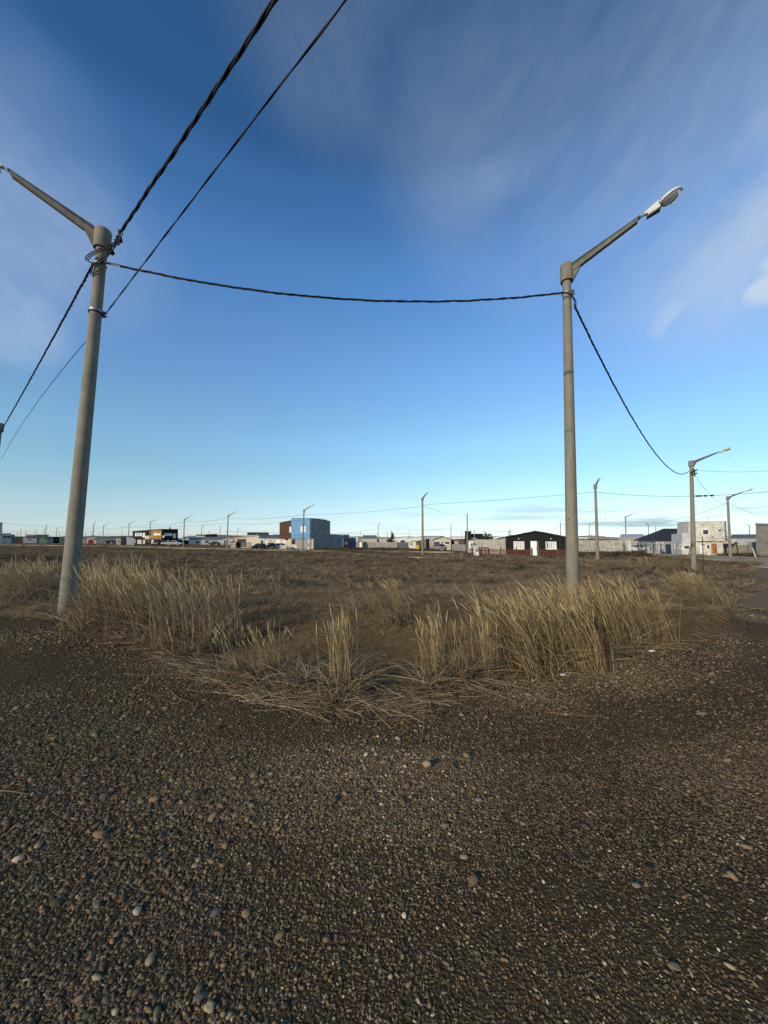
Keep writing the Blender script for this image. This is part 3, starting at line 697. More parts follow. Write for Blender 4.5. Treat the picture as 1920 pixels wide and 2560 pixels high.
# fallen straw lying along the edge of the gravel
def straw_np(n):
    k = rng.random(n)
    px = np.interp(k, [0, .12, .3, .62, .85, 1], [420, 560, 680, 1000, 1260, 1700]) + rng.normal(0, 60, n)
    x = np.empty(n); y = np.empty(n)
    th = np.degrees(np.arctan((px - 960) / FPX * 1.0))
    rb = np.interp(th, BT, BR) + np.abs(rng.normal(0, .6, n)) - .1
    x = rb * np.sin(np.radians(th)); y = rb * np.cos(np.radians(th))
    L = rng.lognormal(math.log(.22), .5, n).clip(.06, .8); a = rng.normal(0, .7, n) + np.where(rng.random(n) < .3, 1.2, 0)
    t = np.linspace(-.5, .5, 5)[None, :]
    X = x[:, None] + np.cos(a)[:, None] * L[:, None] * t; Y = y[:, None] + np.sin(a)[:, None] * L[:, None] * t + (t ** 2) * L[:, None] * rng.normal(0, .25, (n, 1))
    Z = gz(X, Y) + rng.exponential(.018, (n, 1)) + .012 + t * rng.normal(0, .03, (n, 1)) + .004 * np.hypot(X, Y) * .5
    return np.stack([X, Y, Z], -1)
S_ = straw_np(1000)
V, F, T = tubes(S_, np.ones((1000, 5)) * rng.uniform(.0010, .0022, (1000, 1)), 3, rng.random(1000))
tag(obj_np('straw_litter', V, F, M_STRAW, None, T), kind='stuff')
def litter_np(n):
    r, t = ring_points(3.8, 14, -50, 46, n / 81.0); r, t = r[:n], t[:n]; ok = r > np.interp(t, BT, BR) + .1; r, t = r[ok], t[ok]; m = len(r)
    x = r * np.sin(np.radians(t)); y = r * np.cos(np.radians(t)); a = rng.uniform(0, 6.28, m); L = rng.lognormal(math.log(.12), .5, m).clip(.04, .4)
    s = np.linspace(-.5, .5, 4)[None, :]
    X = x[:, None] + np.cos(a)[:, None] * L[:, None] * s; Y = y[:, None] + np.sin(a)[:, None] * L[:, None] * s + s ** 2 * L[:, None] * rng.normal(0, .4, (m, 1))
    return np.stack([X, Y, gz(X, Y) + .004 + rng.exponential(.012, (m, 1)) + s * rng.normal(0, .02, (m, 1))], -1)
Lp = litter_np(9000); m_ = len(Lp)
V, F, T = tubes(Lp, np.ones((m_, 4)) * rng.uniform(.0012, .0026, (m_, 1)), 3, rng.random(m_) * .8)
tag(obj_np('dry_litter', V, F, M_STRAW, None, T), kind='stuff')
def stalk(pxs, label, r=.0035):
    pts_ = []
    g = [G(*p) for p in pxs]
    for a, b in zip(g, g[1:]):
        for k in range(5): pts_.append(a.lerp(b, k / 5))
    pts_.append(g[-1])
    mb = MB(); mb.tube([Vector((q.x, q.y, gzf(q.x, q.y) + .018 + .002 * q.y)) for q in pts_], [r * (1 - .5 * i / len(pts_)) for i in range(len(pts_))], 5)
    return tag(mb.build('straw_stalk', M_STRAW), label, 'straw')
stalk([(310, 1691), (350, 1695), (470, 1694)], 'long straight straw stalk on the gravel below the big left clump')
stalk([(422, 1733), (445, 1752), (475, 1762)], 'short bent straw stalk lying alone on the left gravel')
stalk([(465, 1731), (510, 1738), (555, 1741)], 'straw stalk right of the short bent one')
stalk([(548, 1755), (600, 1738), (640, 1728)], 'slanting straw stalk left of the straw bundle at the edge')
stalk([(900, 1800), (925, 1812), (1010, 1809), (1085, 1801)], 'long kinked straw stalk farthest out on the gravel in the centre')
stalk([(1210, 1761), (1290, 1750), (1370, 1747)], 'long straw stalk on bare soil in front of the right clump')
stalk([(1362, 1786), (1440, 1793), (1520, 1799)], 'long straw stalk out on the gravel at the right')
stalk([(1590, 1659), (1640, 1662), (1695, 1666)], 'straw stalk at the right end of the biggest clump')
stalk([(1006, 1917), (1030, 1915), (1056, 1913)], 'short straw stalk touching the rust stained stone', .003)
stalk([(0, 1987), (30, 1989), (70, 1996)], 'curved straw stalk at the left edge of the photo')
stalk([(1100, 1805), (1112, 1745), (1130, 1700)], 'long stalk lying from the edge into the upright right tuft')
ORD_ = ['lowest', 'second lowest', 'third', 'fourth', 'fifth', 'topmost']
for i, (a, b) in enumerate([((660, 1770), (750, 1784)), ((690, 1768), (800, 1781)), ((645, 1764), (760, 1777)), ((700, 1767), (830, 1771)), ((650, 1760), (790, 1766)), ((670, 1757), (720, 1756))]):
    o_ = stalk([a, ((a[0] + b[0]) / 2, (a[1] + b[1]) / 2 - 4), b], ORD_[i] + ' stalk in the pale straw bundle lying at the gravel edge in the centre', .004); o_['group'] = 'bundle of stalks at the gravel edge'

# ------------------------------------------------------------------ lamp posts
M_CONC = concrete('pole_concrete', (.275, .248, .19)); M_CONC3 = concrete('dark_arm_top', (.085, .078, .066), speck=False); M_CONC2 = concrete('arm_concrete', (.20, .185, .15), speck=False)  # top flange of the arm takes a darker concrete tone
M_BLACK = plain('black_insulation', (.005, .005, .006), .75); M_STEEL = plain('galvanised_steel', (.25, .25, .25), .5, .8)
M_LAMPW = paint('lamp_enamel', (.62, .60, .54), .4, .08, 6, False, fine=0); M_DARKM = plain('dark_metal', (.02, .02, .02), .6)
M_HOLE = plain('hole_dark', (.006, .006, .006), .9)
mg, n_, l_, b_ = mat_new('lamp_glass')
b_.inputs['Base Color'].default_value = (.42, .42, .38, 1); b_.inputs['Roughness'].default_value = .12; b_.inputs['Transmission Weight'].default_value = .55; b_.inputs['IOR'].default_value = 1.3
M_LGLASS = mg
M_REFL = plain('lamp_reflector', (.30, .29, .26), .3, .9)
HP = 9.2
def shaft_r(z): return .190 + (.125 - .190) * z / HP
def pole_shaft():
    mb = MB(); zs = [-1.2, 0] + [HP * k / 12 for k in range(1, 12)] + [HP - .1]
    mb.tube([(0, 0, z) for z in zs], [shaft_r(max(z, 0)) for z in zs], 28)
    for a in (R(-62), R(118)):   # mould seams, standing proud
        for z0, z1 in zip(zs[1:], zs[2:]):
            c = Vector((math.cos(a), math.sin(a), 0)); s = Vector((-c.y, c.x, 0)) * .006
            p0 = c * (shaft_r(z0) + .004); p1 = c * (shaft_r(z1) + .004); i0 = c * (shaft_r(z0) - .01); i1 = c * (shaft_r(z1) - .01)
            zz0 = Vector((0, 0, z0)); zz1 = Vector((0, 0, z1))
            mb.hexa([i0 - s + zz0, p0 - s + zz0, p0 + s + zz0, i0 + s + zz0, i1 - s + zz1, p1 - s + zz1, p1 + s + zz1, i1 + s + zz1])
    return mb
def pole_cap(r=.195, h=.5):
    mb = MB(); mb.tube([(0, 0, HP - h), (0, 0, HP - h + .02), (0, 0, HP - .03), (0, 0, HP)], [r - .01, r, r, r - .03], 28); return mb
def arm_mb(x1=2.0, rise=.85, part=0):
    """tapered beam with a channel along each side and a gusset at the cap"""
    mb = MB(); K = 10
    z0 = HP - .13
    def sec(x, t, hh, w, dz):
        z = z0 + rise * t + dz
        return x, z, hh, w
    def beam(y0, y1, lo, hi, xs=0.16, xe=x1):
        pts = []
        for side in (lo, hi): pass
        a = []
        for t in (0, 1):
            x = xs + (xe - xs) * t; c = z0 + rise * t; H = .25 - .10 * t
            a.append((x, c + H * (lo - .5), c + H * (hi - .5)))
        (xa, l0, h0), (xb, l1, h1) = a
        mb.hexa([(xa, y0, l0), (xb, y0, l1), (xb, y1, l1), (xa, y1, l0), (xa, y0, h0), (xb, y0, h1), (xb, y1, h1), (xa, y1, h0)])
    if part == 1:
        beam(-.056, .056, .66, 1.0, xe=x1 + .07); return mb
    beam(-.064, .064, 0, .60); beam(-.044, .044, .60, .66)
    mb.prism([(.15, -.05, HP - .5), (.19, -.05, HP - .5), (.43, -.05, HP - .105), (.15, -.05, HP - .16)], (0, .10, 0))
    return mb
def luminaire_parts(root, x1=2.0, rise=.85):
    z0 = HP - .13
    sl = rise / (x1 - .16); th = math.atan(sl) - R(2)
    def L(u, y, w):   # local lamp frame: u along, w up
        return (x1 + u * math.cos(th) - w * math.sin(th), y, z0 + rise + u * math.sin(th) + w * math.cos(th))
    m = MB(); m.tube([L(-.12, 0, .0), L(.02, 0, .0), L(.3, 0, .005)], .024, 10); m.build('neck_pipe', M_STEEL, root, world=False)
    m = MB()
    m.hexa([L(.2, -.045, -.02), L(.62, -.085, -.03), L(.62, .085, -.03), L(.2, .045, -.02), L(.2, -.04, .045), L(.62, -.075, .085), L(.62, .075, .085), L(.2, .04, .045)])
    h = m.build('lamp_housing', M_LAMPW, root, world=False)
    m = MB(); m.hexa([L(.25, -.07, -.10), L(.58, -.085, -.11), L(.58, .085, -.11), L(.25, .07, -.10), L(.25, -.075, -.035), L(.58, -.09, -.035), L(.58, .09, -.035), L(.25, .075, -.035)])
    m.build('gear_tray', M_LAMPW, root, world=False)
    m = MB(); m.hexa([L(.20, -.05, -.13), L(.57, -.075, -.15), L(.57, .075, -.15), L(.20, .05, -.13), L(.21, -.05, -.103), L(.57, -.075, -.113), L(.57, .075, -.113), L(.21, .05, -.103)])
    m.hexa([L(.58, -.08, -.09), L(.66, -.09, -.05), L(.66, .09, -.05), L(.58, .08, -.09), L(.58, -.08, .03), L(.66, -.09, .04), L(.66, .09, .04), L(.58, .08, .03)])
    m.build('ballast_cover', M_DARKM, root, world=False)
    def dome(cx, a, b, c, s, rings=7, n=24, off=0, r0=0):
        mb = MB(); vs = []
        for i in range(rings + 1):
            t = (math.pi / 2) * i / rings
            for k in range(n):
                p = 2 * math.pi * k / n; vs.append(L(cx + a * math.cos(t) * math.cos(p), b * math.cos(t) * math.sin(p), off + s * c * math.sin(t)))
        fs = []
        for i in range(rings):
            for k in range(n): fs.append((i * n + k, i * n + (k + 1) % n, (i + 1) * n + (k + 1) % n, (i + 1) * n + k))
        mb.add(vs, fs); return mb
    d = dome(.90, .31, .195, .11, 1, off=.005)
    sh = d.build('lamp_shade', M_LAMPW, root, True, world=False)
    d = MB(); n = 28
    for k in range(n):
        p = 2 * math.pi * k / n; q = 2 * math.pi * (k + 1) / n
        for_ = [L(.90 + (.315) * math.cos(t), .20 * math.sin(t), w) for t in (p, q) for w in (-.022, .018)]
        inn = [L(.90 + (.288) * math.cos(t), .176 * math.sin(t), w) for t in (p, q) for w in (-.022, .018)]
        d.hexa([for_[0], for_[2], inn[2], inn[0], for_[1], for_[3], inn[3], inn[1]])
    rim = MB(); rim.v = d.v; rim.f = d.f; rim.build('rim', M_LAMPW, sh, world=False)
    # clips
    m = MB(); m.hexa([L(1.21, -.02, -.045), L(1.245, -.02, -.04), L(1.245, .02, -.04), L(1.21, .02, -.045), L(1.21, -.02, .045), L(1.24, -.02, .05), L(1.24, .02, .05), L(1.21, .02, .045)])
    m.build('clip', M_STEEL, sh, world=False)
    dome(.90, .27, .165, .06, 1, off=-.02).build('reflector', M_REFL, root, True, world=False)
    g = dome(.90, .286, .174, .15, -1, off=-.02).build('lamp_glass', M_LGLASS, root, True, world=False)
    return root
def make_lamp_post():
    root = thing('lamp_post', 'tmp', 'lamp post')
    s = pole_shaft().build('shaft', M_CONC, root, world=False); smooth_by_angle(s, 50)
    c = pole_cap().build('cap', M_CONC, root, world=False); smooth_by_angle(c, 40)
    arm_mb().build('arm', M_CONC2, root, world=False); arm_mb(part=1).build('arm_flange', M_CONC3, root, world=False)
    luminaire_parts(root)
    return root
def copy_tree(o, parent=None):
    c = o.copy(); COL.objects.link(c); c.parent = parent
    for k in ('label', 'group'):
        pass
    for ch in list(o.children): copy_tree(ch, c)
    return c
# simple far post: shaft and arm as parts
def make_far_post(arm=True):
    root = thing('lamp_post' if arm else 'bare_post', 'tmp', 'lamp post' if arm else 'post')
    if arm:
        m = MB(); m.tube([(0, 0, -1.2), (0, 0, HP - .1)], [.2, .13], 10); smooth_by_angle(m.build('shaft', M_CONC, root, world=False), 50)
        m = MB(); m.tube([(0, 0, HP - .5), (0, 0, HP)], [.19, .18], 10); smooth_by_angle(m.build('cap', M_CONC, root, world=False), 50)
        m = MB(); m.hexa([(.1, -.06, HP - .3), (2.05, -.05, HP + .60), (2.05, .05, HP + .60), (.1, .06, HP - .3), (.1, -.06, HP - .05), (2.05, -.05, HP + .73), (2.05, .05, HP + .73), (.1, .06, HP - .05)]); m.build('arm', M_CONC2, root, world=False)
        m = MB(); m.hexa([(2.05, -.06, HP + .6), (2.95, -.13, HP + .96), (2.95, .13, HP + .96), (2.05, .06, HP + .6), (2.05, -.06, HP + .72), (2.95, -.12, HP + 1.1), (2.95, .12, HP + 1.1), (2.05, .06, HP + .72)]); m.build('lamp_head', M_LAMPW, root, world=False)
    else:
        m = MB(); m.tube([(0, 0, -1.2), (0, 0, HP)], [.17, .12], 10); smooth_by_angle(m.build('shaft', M_CONC, root, world=False), 50)
    return root
TIP = 3.07; TIPZ = 1.17
def place_post(root, bx, by, tx, ty, tip=None, Y=None, H=HP, far_side=False, hk=1.0):
    """stand the post so that foot and head project where the photo shows them"""
    if Y is None: Y = H / (tt(tx, ty) - tt(bx, by))
    b = P(bx, by, Y); b.z = gzf(b.x, b.y)
    # head at the same distance
    t = P(tx, ty, Y)
    ax = (t - b); L = ax.length; ax.normalize(); s = L / HP
    d = Vector((1, 0, 0))
    if tip:
        tx3 = pix_ray(*tip); ux = tx3.x / tx3.y
        # tip at x = ux*y ; (x-tx)^2+(y-ty)^2=(TIP s)^2
        rr = TIP * s; A = 1 + ux * ux; B = -2 * (ux * t.x + t.y); C = t.x ** 2 + t.y ** 2 - rr * rr
        D = B * B - 4 * A * C
        if D >= 0:
            y1 = (-B - math.sqrt(D)) / (2 * A); y2 = (-B + math.sqrt(D)) / (2 * A)
            # choose by tip height
            zt = t.z + TIPZ * s; tz = tx3.z / tx3.y
            e1 = abs(CAMZ + tz * y1 - zt); e2 = abs(CAMZ + tz * y2 - zt)
            y = y1 if (e1 < e2) else y2
            if Y > 60: y = y1 if not far_side else y2
            d = Vector((ux * y - t.x, y - t.y, 0))
        else: d = Vector((ux * t.y - t.x, 0, 0))
    xs = 1.0
    if tip and Y < 60:
        yt = (t.z + TIPZ * s - CAMZ) / (tx3.z / tx3.y); d = Vector((ux * yt - t.x, yt - t.y, 0)); xs = min(1.12, max(.82, d.length / (TIP * s)))
    z = ax; x = (d - z * d.dot(z)).normalized(); yv = z.cross(x)
    m = Matrix((x, yv, z)).transposed().to_4x4()
    root.matrix_world = Matrix.Translation(b) @ m @ Matrix.Diagonal((s * xs, s if xs == 1 else s, s, 1))
    return b, t, s, root
def at(pinfo, h):   # point on the post axis at height h (m, prototype)
    b, t, s, r_ = pinfo; return b.lerp(t, h / HP)
near = make_lamp_post()
LP = near
LP['label'] = 'tall concrete lamp post on the right, rising from the biggest golden grass clump'
pR = place_post(LP, 1432, 1481, 1416, 663, (1697, 472))
LL = copy_tree(near); LL['label'] = 'tall concrete lamp post on the left with clamps and cable loops near its top'
pL = place_post(LL, 169, 1508, 259, 576, (-112, 352))
L3 = copy_tree(near); L3['label'] = 'concrete lamp post by the road bend, standing above the heap of pale rubble'
p3 = place_post(L3, 1735, 1428, 1728, 1152, (1824, 1116))
L4 = copy_tree(near); L4['label'] = 'concrete lamp post on the verge left of the grey corner building'
p4 = place_post(L4, 1827, 1406, 1819, 1241, (1880, 1221))
L5 = copy_tree(near); L5['label'] = 'lamp post in front of the pale block wall with its arm seen nearly end on'
p5 = place_post(L5, 1494.8, 1409, 1488, 1211, (1505.5, 1203))
L6 = copy_tree(near); L6['label'] = 'lamp post alone in the field near the image centre, right of the yellow bin'
p6 = place_post(L6, 1057, 1395, 1056, 1244, (1078, 1238))
print('R', pR[0], 'L', pL[0], '3', p3[0], p3[1], '6', p6[0])
LE = copy_tree(near); LE['label'] = 'lamp post cut off by the left edge of the photo'
pE = place_post(LE, -50, 1405, 0, 1058, (-100, 1035), Y=24.5)
LB = copy_tree(near); LB['label'] = 'lamp post standing behind the camera on the opposite corner'
LB.location = (14.5, -8.6, 0); LB.rotation_euler = (0, 0, R(-60)); LB.scale = (1, 1, 1)
GP = 'street lamp posts around the field'
for q in (LP, LL, L3, L4, L5, L6, LE, LB): q['group'] = GP

def small_post(bx, by, tx, ty, tip, label, Y=None, far_side=False):
    global _fp, _bp
    if tip: src = _fp
    else: src = _bp
    root = copy_tree(src) ; root['label'] = label; root['group'] = GP if tip else 'bare concrete posts around the field'
    return place_post(root, bx, by, tx, ty, tip, Y, far_side=far_side)
_fp = make_far_post(True); _bp = make_far_post(False)
FAR = [
 (756, 1381, 760, 1274, (785, 1265), 'lamp post in front of the blue upper wall of the house'),
 (567, 1373, 570.5, 1287.5, (593.5, 1282), 'lamp post left of the low cream house with the open garage'),
 (458.5, 1369, 461, 1297, (482, 1291), 'lamp post just right of the parked silver pickup'),
 (372.5, 1367, 376, 1304, (395, 1298), 'lamp post crossing the front of the black and ochre building'),
 (320, 1365, 323, 1308.5, (339, 1304), 'lamp post just left of the black and ochre building'),
 (256, 1361, 259, 1313.5, (272.5, 1309.5), 'lamp post in front of the long grey shed'),
 (231, 1363, 234.5, 1309, (239, 1303), 'lamp post with a short looking arm by the red door'),
 (139, 1355, 142, 1321.5, (153, 1319.5), 'lamp post just left of the left foreground post'),
 (108, 1356, 110.5, 1323.5, (122, 1321), 'lamp post close behind the bare post at the yellow gabled house'),
 (88, 1352, 88.8, 1325.5, (99, 1323), 'lamp post behind the red and white house'),
 (63, 1354, 64.5, 1327, (75, 1325), 'lamp post at the left end of the red and white house'),
 (51, 1354, 52.5, 1324, (54.5, 1321), 'taller lamp post right of the garage at the far left'),
 (42, 1354, 43.2, 1329, (51, 1327), 'shorter lamp post right of the garage at the far left'),
 (229.5, 1352, 230, 1328, (239, 1325.5), 'small far lamp post directly behind the one by the red door'),
 (501.5, 1366, 505, 1315.5, (516.5, 1311.5), 'lamp post in front of the pale houses left of the dark parked car'),
 (521, 1356, 522, 1328, (528, 1325), 'small far lamp post behind the white hall with the black gable'),
 (593, 1356, 593.8, 1323, (603, 1319), 'far lamp post behind the garage of the low cream house'),
 (649, 1352, 650, 1330, (655.5, 1327), 'far lamp post behind the solar roof, left one of two'),
 (661, 1352, 661.5, 1329, (670.5, 1324), 'far lamp post behind the low cream house, right one of two'),
 (944.7, 1373, 945.5, 1315, (949.5, 1311), 'lamp post in front of the textured concrete wall'),
 (900, 1356, 901, 1330, (904, 1327.5), 'far lamp post behind the dark green gate'),
 (860.5, 1356, 861, 1338, (868, 1335.5), 'tiny far lamp post behind the brick shed'),
 (1022, 1362, 1023, 1328, (1025.5, 1325), 'far lamp post above the dark grey panel fence'),
 (1127.5, 1375, 1127.2, 1314, (1129.5, 1310), 'lamp post at the right end of the cream gabled house'),
 (1401, 1372, 1401, 1309, (1402.5, 1306), 'lamp post rising behind the right end of the black gabled house'),
 (1393, 1360, 1393.5, 1329.5, (1402, 1326.5), 'small lamp post over the roof of the black gabled house'),
 (1473, 1366, 1473, 1311, (1488, 1306), 'lamp post behind the pale block wall, left of the other one'),
 (1566, 1378, 1563.5, 1291, (1592.5, 1283), 'lamp post rising above the right end of the pale block wall'),
 (1621.5, 1375, 1621, 1312, (1613, 1309.5), 'lamp post behind the black railings with its arm to the left'),
 (1647, 1362, 1646.5, 1333, (1641, 1328), 'small far lamp post beside the dark hip roof'),
 (1874.5, 1376, 1873.5, 1313.5, (1859.5, 1309.5), 'lamp post between the white house and the grey corner building, arm to the left'),
 (1846, 1362, 1845.5, 1332, (1838, 1328), 'small far lamp post in front of the dark blue roofs'),
 (149, 1352, 148.5, 1332.5, (143, 1330), 'tiny far lamp post with arm to the left, beside the left foreground post'),
 (272.5, 1352, 273, 1335, (268, 1331.5), 'tiny far lamp post with arm to the left, over the long grey shed'),
 (908.5, 1352, 909, 1337, (905, 1334), 'tiny far lamp post with arm to the left, behind the green gate'),
 (1120.5, 1356, 1120.5, 1339, (1117, 1335), 'tiny far lamp post over the roof of the cream gabled house'),
 (112, 1359, 116, 1311, None, 'bare post in front of the yellow gabled house'),
 (214, 1360, 213, 1331, None, 'short bare post beside the left foreground post, right side'),
 (249, 1362, 249.5, 1329, None, 'bare post at the left end of the long grey shed'),
 (304, 1362, 305, 1326, None, 'bare post in front of the cream hut left of the black building'),
 (548, 1371, 551, 1313.5, None, 'bare post at the dark parked car among the pale houses'),
 (748.5, 1374, 751, 1300, None, 'bare post just left of the lamp post at the blue wall'),
 (891, 1358, 891, 1337, None, 'tiny bare post behind the brick shed'),
 (968, 1372, 968, 1326, None, 'bare post in front of the textured concrete wall'),
 (1033, 1363, 1033, 1336, None, 'tiny bare post behind the white hut'),
 (1155, 1366, 1155, 1326, None, 'bare post behind the grey yard fence, left of the black block'),
 (1168.5, 1391.5, 1168, 1283, None, 'tall bare post at the left end of the red picket fence'),
 (1271, 1366, 1270.5, 1322, None, 'thin bare post behind the left eave of the black gabled house'),
 (1479, 1366, 1479, 1332, None, 'bare post behind the pale block wall'),
 (1641, 1383, 1639, 1314, None, 'bare post at the left of the dark hip roofed house'),
 (1818, 1378, 1817.8, 1328, None, 'bare post beside the white house, behind the verge lamp post'),
]
FP = {}
for a in FAR: FP[(a[0], a[1])] = small_post(*a)
for q in (_fp, _bp):
    for ch in list(q.children): bpy.data.objects.remove(ch)
    bpy.data.objects.remove(q)

# holes drilled in the two near posts, and their ironwork
def on_post(pinfo, h, ang, out=0.0):
    """world point on the post surface; ang 0 faces the camera, positive to the viewer's right"""
    b, t, s, r_ = pinfo; c = at(pinfo, h); tocam = Vector((-c.x, -c.y, 0)).normalized(); right = Vector((-tocam.y, tocam.x, 0)) 
    d = tocam * math.cos(ang) + right * math.sin(ang)
    return c + d * (shaft_r(h) * s + out), d
def holes(root, pinfo, lst):
    m = MB()
    for h, a, r_ in lst:
        c, d = on_post(pinfo, h, R(a), 0.001)
        m.tube([c - d * .02, c + d * .002], r_, 10)
    inv = root.matrix_world.inverted(); m.v = [tuple(inv @ Vector(v)) for v in m.v]
    tag(m.build('bolt_holes', M_HOLE, root, world=False), kind='stuff')
bpy.context.view_layer.update()
holes(LL, pL, [(7.95, 12, .014), (7.83, 12, .008), (7.7, 12, .008), (7.15, 12, .009), (7.2, 2, .006), (1.9, 55, .012), (2.35, 52, .012), (2.8, 50, .013), (3.25, 48, .012), (1.3, 45, .012), (3.7, 46, .012), (4.6, 40, .01), (5.5, 34, .01), (.12, -5, .02), (.2, -62, .014)])
holes(LR := LP, pR, [(7.95, -15, .012), (7.6, -12, .008), (7.35, 30, .008), (5.2, -10, .01), (2.05, -18, .016), (3.4, 12, .01), (.9, -6, .012)])
def to_local(root, m):
    inv = root.matrix_world.inverted(); m.v = [tuple(inv @ Vector(v)) for v in m.v]; return m
def band(root, pinfo, h, hh, mat, name, out=.006, tilt=0):
    b, t, s, r_ = pinfo; m = MB(); c = at(pinfo, h); ax = (t - b).normalized(); N = 28
    a = ax.cross(Vector((0, 1, 0))).normalized(); e = ax.cross(a)
    for k in range(N):
        q = []
        for kk in (k, k + 1):
            p = 2 * math.pi * kk / N; d = a * math.cos(p) + e * math.sin(p)
            for rr in (shaft_r(h) * s - .01, shaft_r(h) * s + out):
                for z in (-hh / 2, hh / 2): q.append(c + d * rr + ax * z)
        # q: in-lo,in-hi,out-lo,out-hi, next
        m.hexa([q[0], q[2], q[6], q[4], q[1], q[3], q[7], q[5]])
    return to_local(root, m).build(name, mat, root, world=False)
band(LL, pL, 7.12, .055, M_STEEL, 'clamp_band'); band(LL, pL, 7.07, .035, M_BLACK, 'clamp_band', .012)
def bolt_cluster(root, c, d, n=4, r=.012, ln=.09, name='clamp_bolt'):
    m = MB(); up = Vector((0, 0, 1)); side = d.cross(up).normalized()
    m.prism([c - up * .09 - side * .02, c + up * .07 - side * .02, c + up * .07 + side * .02, c - up * .09 + side * .02], d * .05)
    for k in range(n):
        o_ = c + up * (-.07 + .045 * k) + side * (.012 * (-1) ** k)
        m.tube([o_ - side * .03, o_ + d * ln + side * .03 * (-1) ** k], r, 6)
    return to_local(root, m).build(name, M_DARKM, root, world=False)
c, d = on_post(pL, 7.08, R(72), .0); bolt_cluster(LL, c, d)
band(LL, pL, 8.30, .03, M_STEEL, 'clamp_band', .006); band(LR, pR, 8.36, .03, M_STEEL, 'clamp_band', .005)
c, d = on_post(pR, 8.35, R(80), .0); bolt_cluster(LR, c, d, 3, .01, .06)

# ------------------------------------------------------------------ cables
def sagpts(a, b, sag, n):
    return [a.lerp(b, k / n) - Vector((0, 0, sag * 4 * (k / n) * (1 - k / n))) for k in range(n + 1)]
def cable(a, b, sag, r, label, strands=1, twist=.55, n=40, name='overhead_cable', group='overhead cables', fill=1.05):
    a = Vector(a); b = Vector(b); L = (b - a).length
    if strands == 1:
        m = MB(); m.tube(sagpts(a, b, sag, n), r, 6); o = m.build(name, M_BLACK, None, True)
        return tag(o, label, 'cable', group)
    root = thing(name, label, 'cable', tuple(a), group)
    n = int(L / twist * 8); c = sagpts(a, b, sag, n)
    d = (b - a).normalized(); s1 = d.cross(Vector((0, 0, 1))).normalized(); s2 = s1.cross(d)
    for k in range(strands):
        ph0 = 2 * math.pi * k / strands
        pts_ = []
        for i, p in enumerate(c):
            wob = 1 + .35 * math.sin(i * .37 + k * 2.1) * math.sin(i * .11)
            ph = ph0 + 2 * math.pi * i / n * L / twist + .9 * math.sin(i * .043 + 1) + .5 * math.sin(i * .017 * (k + 1))
            pts_.append(p + (s1 * math.cos(ph) + s2 * math.sin(ph)) * r * fill * wob)
        m = MB(); m.tube(pts_, r * (1 if k else .8), 6); m.build('strand', M_BLACK, root, True)
    return root
def axis_pt(pinfo, px, py):
    """point at the post's distance seen at a pixel"""
    return P(px, py, pinfo[0].y)
backp = Vector((14.5, -8.6, 8.4))
# A: thick twisted cable passing over the camera
aA = P(303, 578, pL[0].y * .985)
endA = P(688, 0, 1.0); dirA = endA - Vector((0, 0, CAMZ))
def on_line_px(px, py, a, b):
    """point over plan line a-b seen at pixel; returns point"""
    r_ = pix_ray(px, py); u = r_.x / r_.y
    # a + t(b-a): x = u*y
    t = (u * a.y - a.x) / ((b.x - a.x) - u * (b.y - a.y)); y = a.y + t * (b.y - a.y)
    return P(px, py, y), t
def sag_through(a, b, px, py):
    q, t = on_line_px(px, py, a, b); z = a.z + (b.z - a.z) * t
    return (z - q.z) / (4 * t * (1 - t)), t
sA, tA = sag_through(aA, backp, 688, 0); print('sagA', sA, tA)
cable(aA, backp, sA, .019, 'thick twisted cable running from the left post up over the camera', 3, 1.5)
aB = P(258, 793, pL[0].y); bB = Vector((14.5, -8.6, 7.3)); sB, tB = sag_through(aB, bB, 865, 0); print('sagB', sB, tB)
cable(aB, bB, sB, .0105, 'thin cable from the clamp on the left post up out of the photo', 2, 1.6, fill=.6)
aC = P(262, 656, pL[0].y * .985); bC = P(1405, 732, pR[0].y * .985); sC, tC = sag_through(aC, bC, 984, 753); print('sagC', sC, tC)
cable(aC, bC, sC, .015, 'twisted cable spanning between the two tall foreground posts', 3, .8)
aD = P(1438, 768, pR[0].y * .985); bD = axis_pt(p3, 1722, 1178); sD, tD = sag_through(aD, bD, 1528, 949); print('sagD', sD, tD)
cable(aD, bD, sD, .015, 'twisted cable hanging from the right post down to the post by the road bend', 3, .8)
aE = P(233, 660, pL[0].y * .985); bE = axis_pt(pE, -2, 1085); sE, tE = sag_through(aE, bE, 100, 905); print('sagE', sE, tE)
cable(aE, bE, sE, .015, 'twisted cable from the left post to the post at the left edge', 3, .8)
aF = P(248, 815, pL[0].y * 1.01); bF = axis_pt(pE, 3, 1148); sF, tF = sag_through(aF, bF, 90, 1010); print('sagF', sF, tF)
cable(aF, bF, sF, .009, 'thin cable behind the left post running down to the left edge')

def loop(pts, r, label, mat=M_BLACK, name='cable_loop', parent=None, root=None):
    # catmull-rom through pixel+distance points
    q = [pts[0]] + list(pts) + [pts[-1]]; out = []
    for i in range(1, len(q) - 2):
        for k in range(8):
            t = k / 8; p0, p1, p2, p3_ = q[i - 1], q[i], q[i + 1], q[i + 2]
            out.append(.5 * ((2 * p1) + (p2 - p0) * t + (2 * p0 - 5 * p1 + 4 * p2 - p3_) * t * t + (3 * p1 - p0 - 3 * p2 + p3_) * t ** 3))
    out.append(q[-2]); m = MB(); m.tube(out, r, 7)
    return m
YL = pL[0].y; YR = pR[0].y
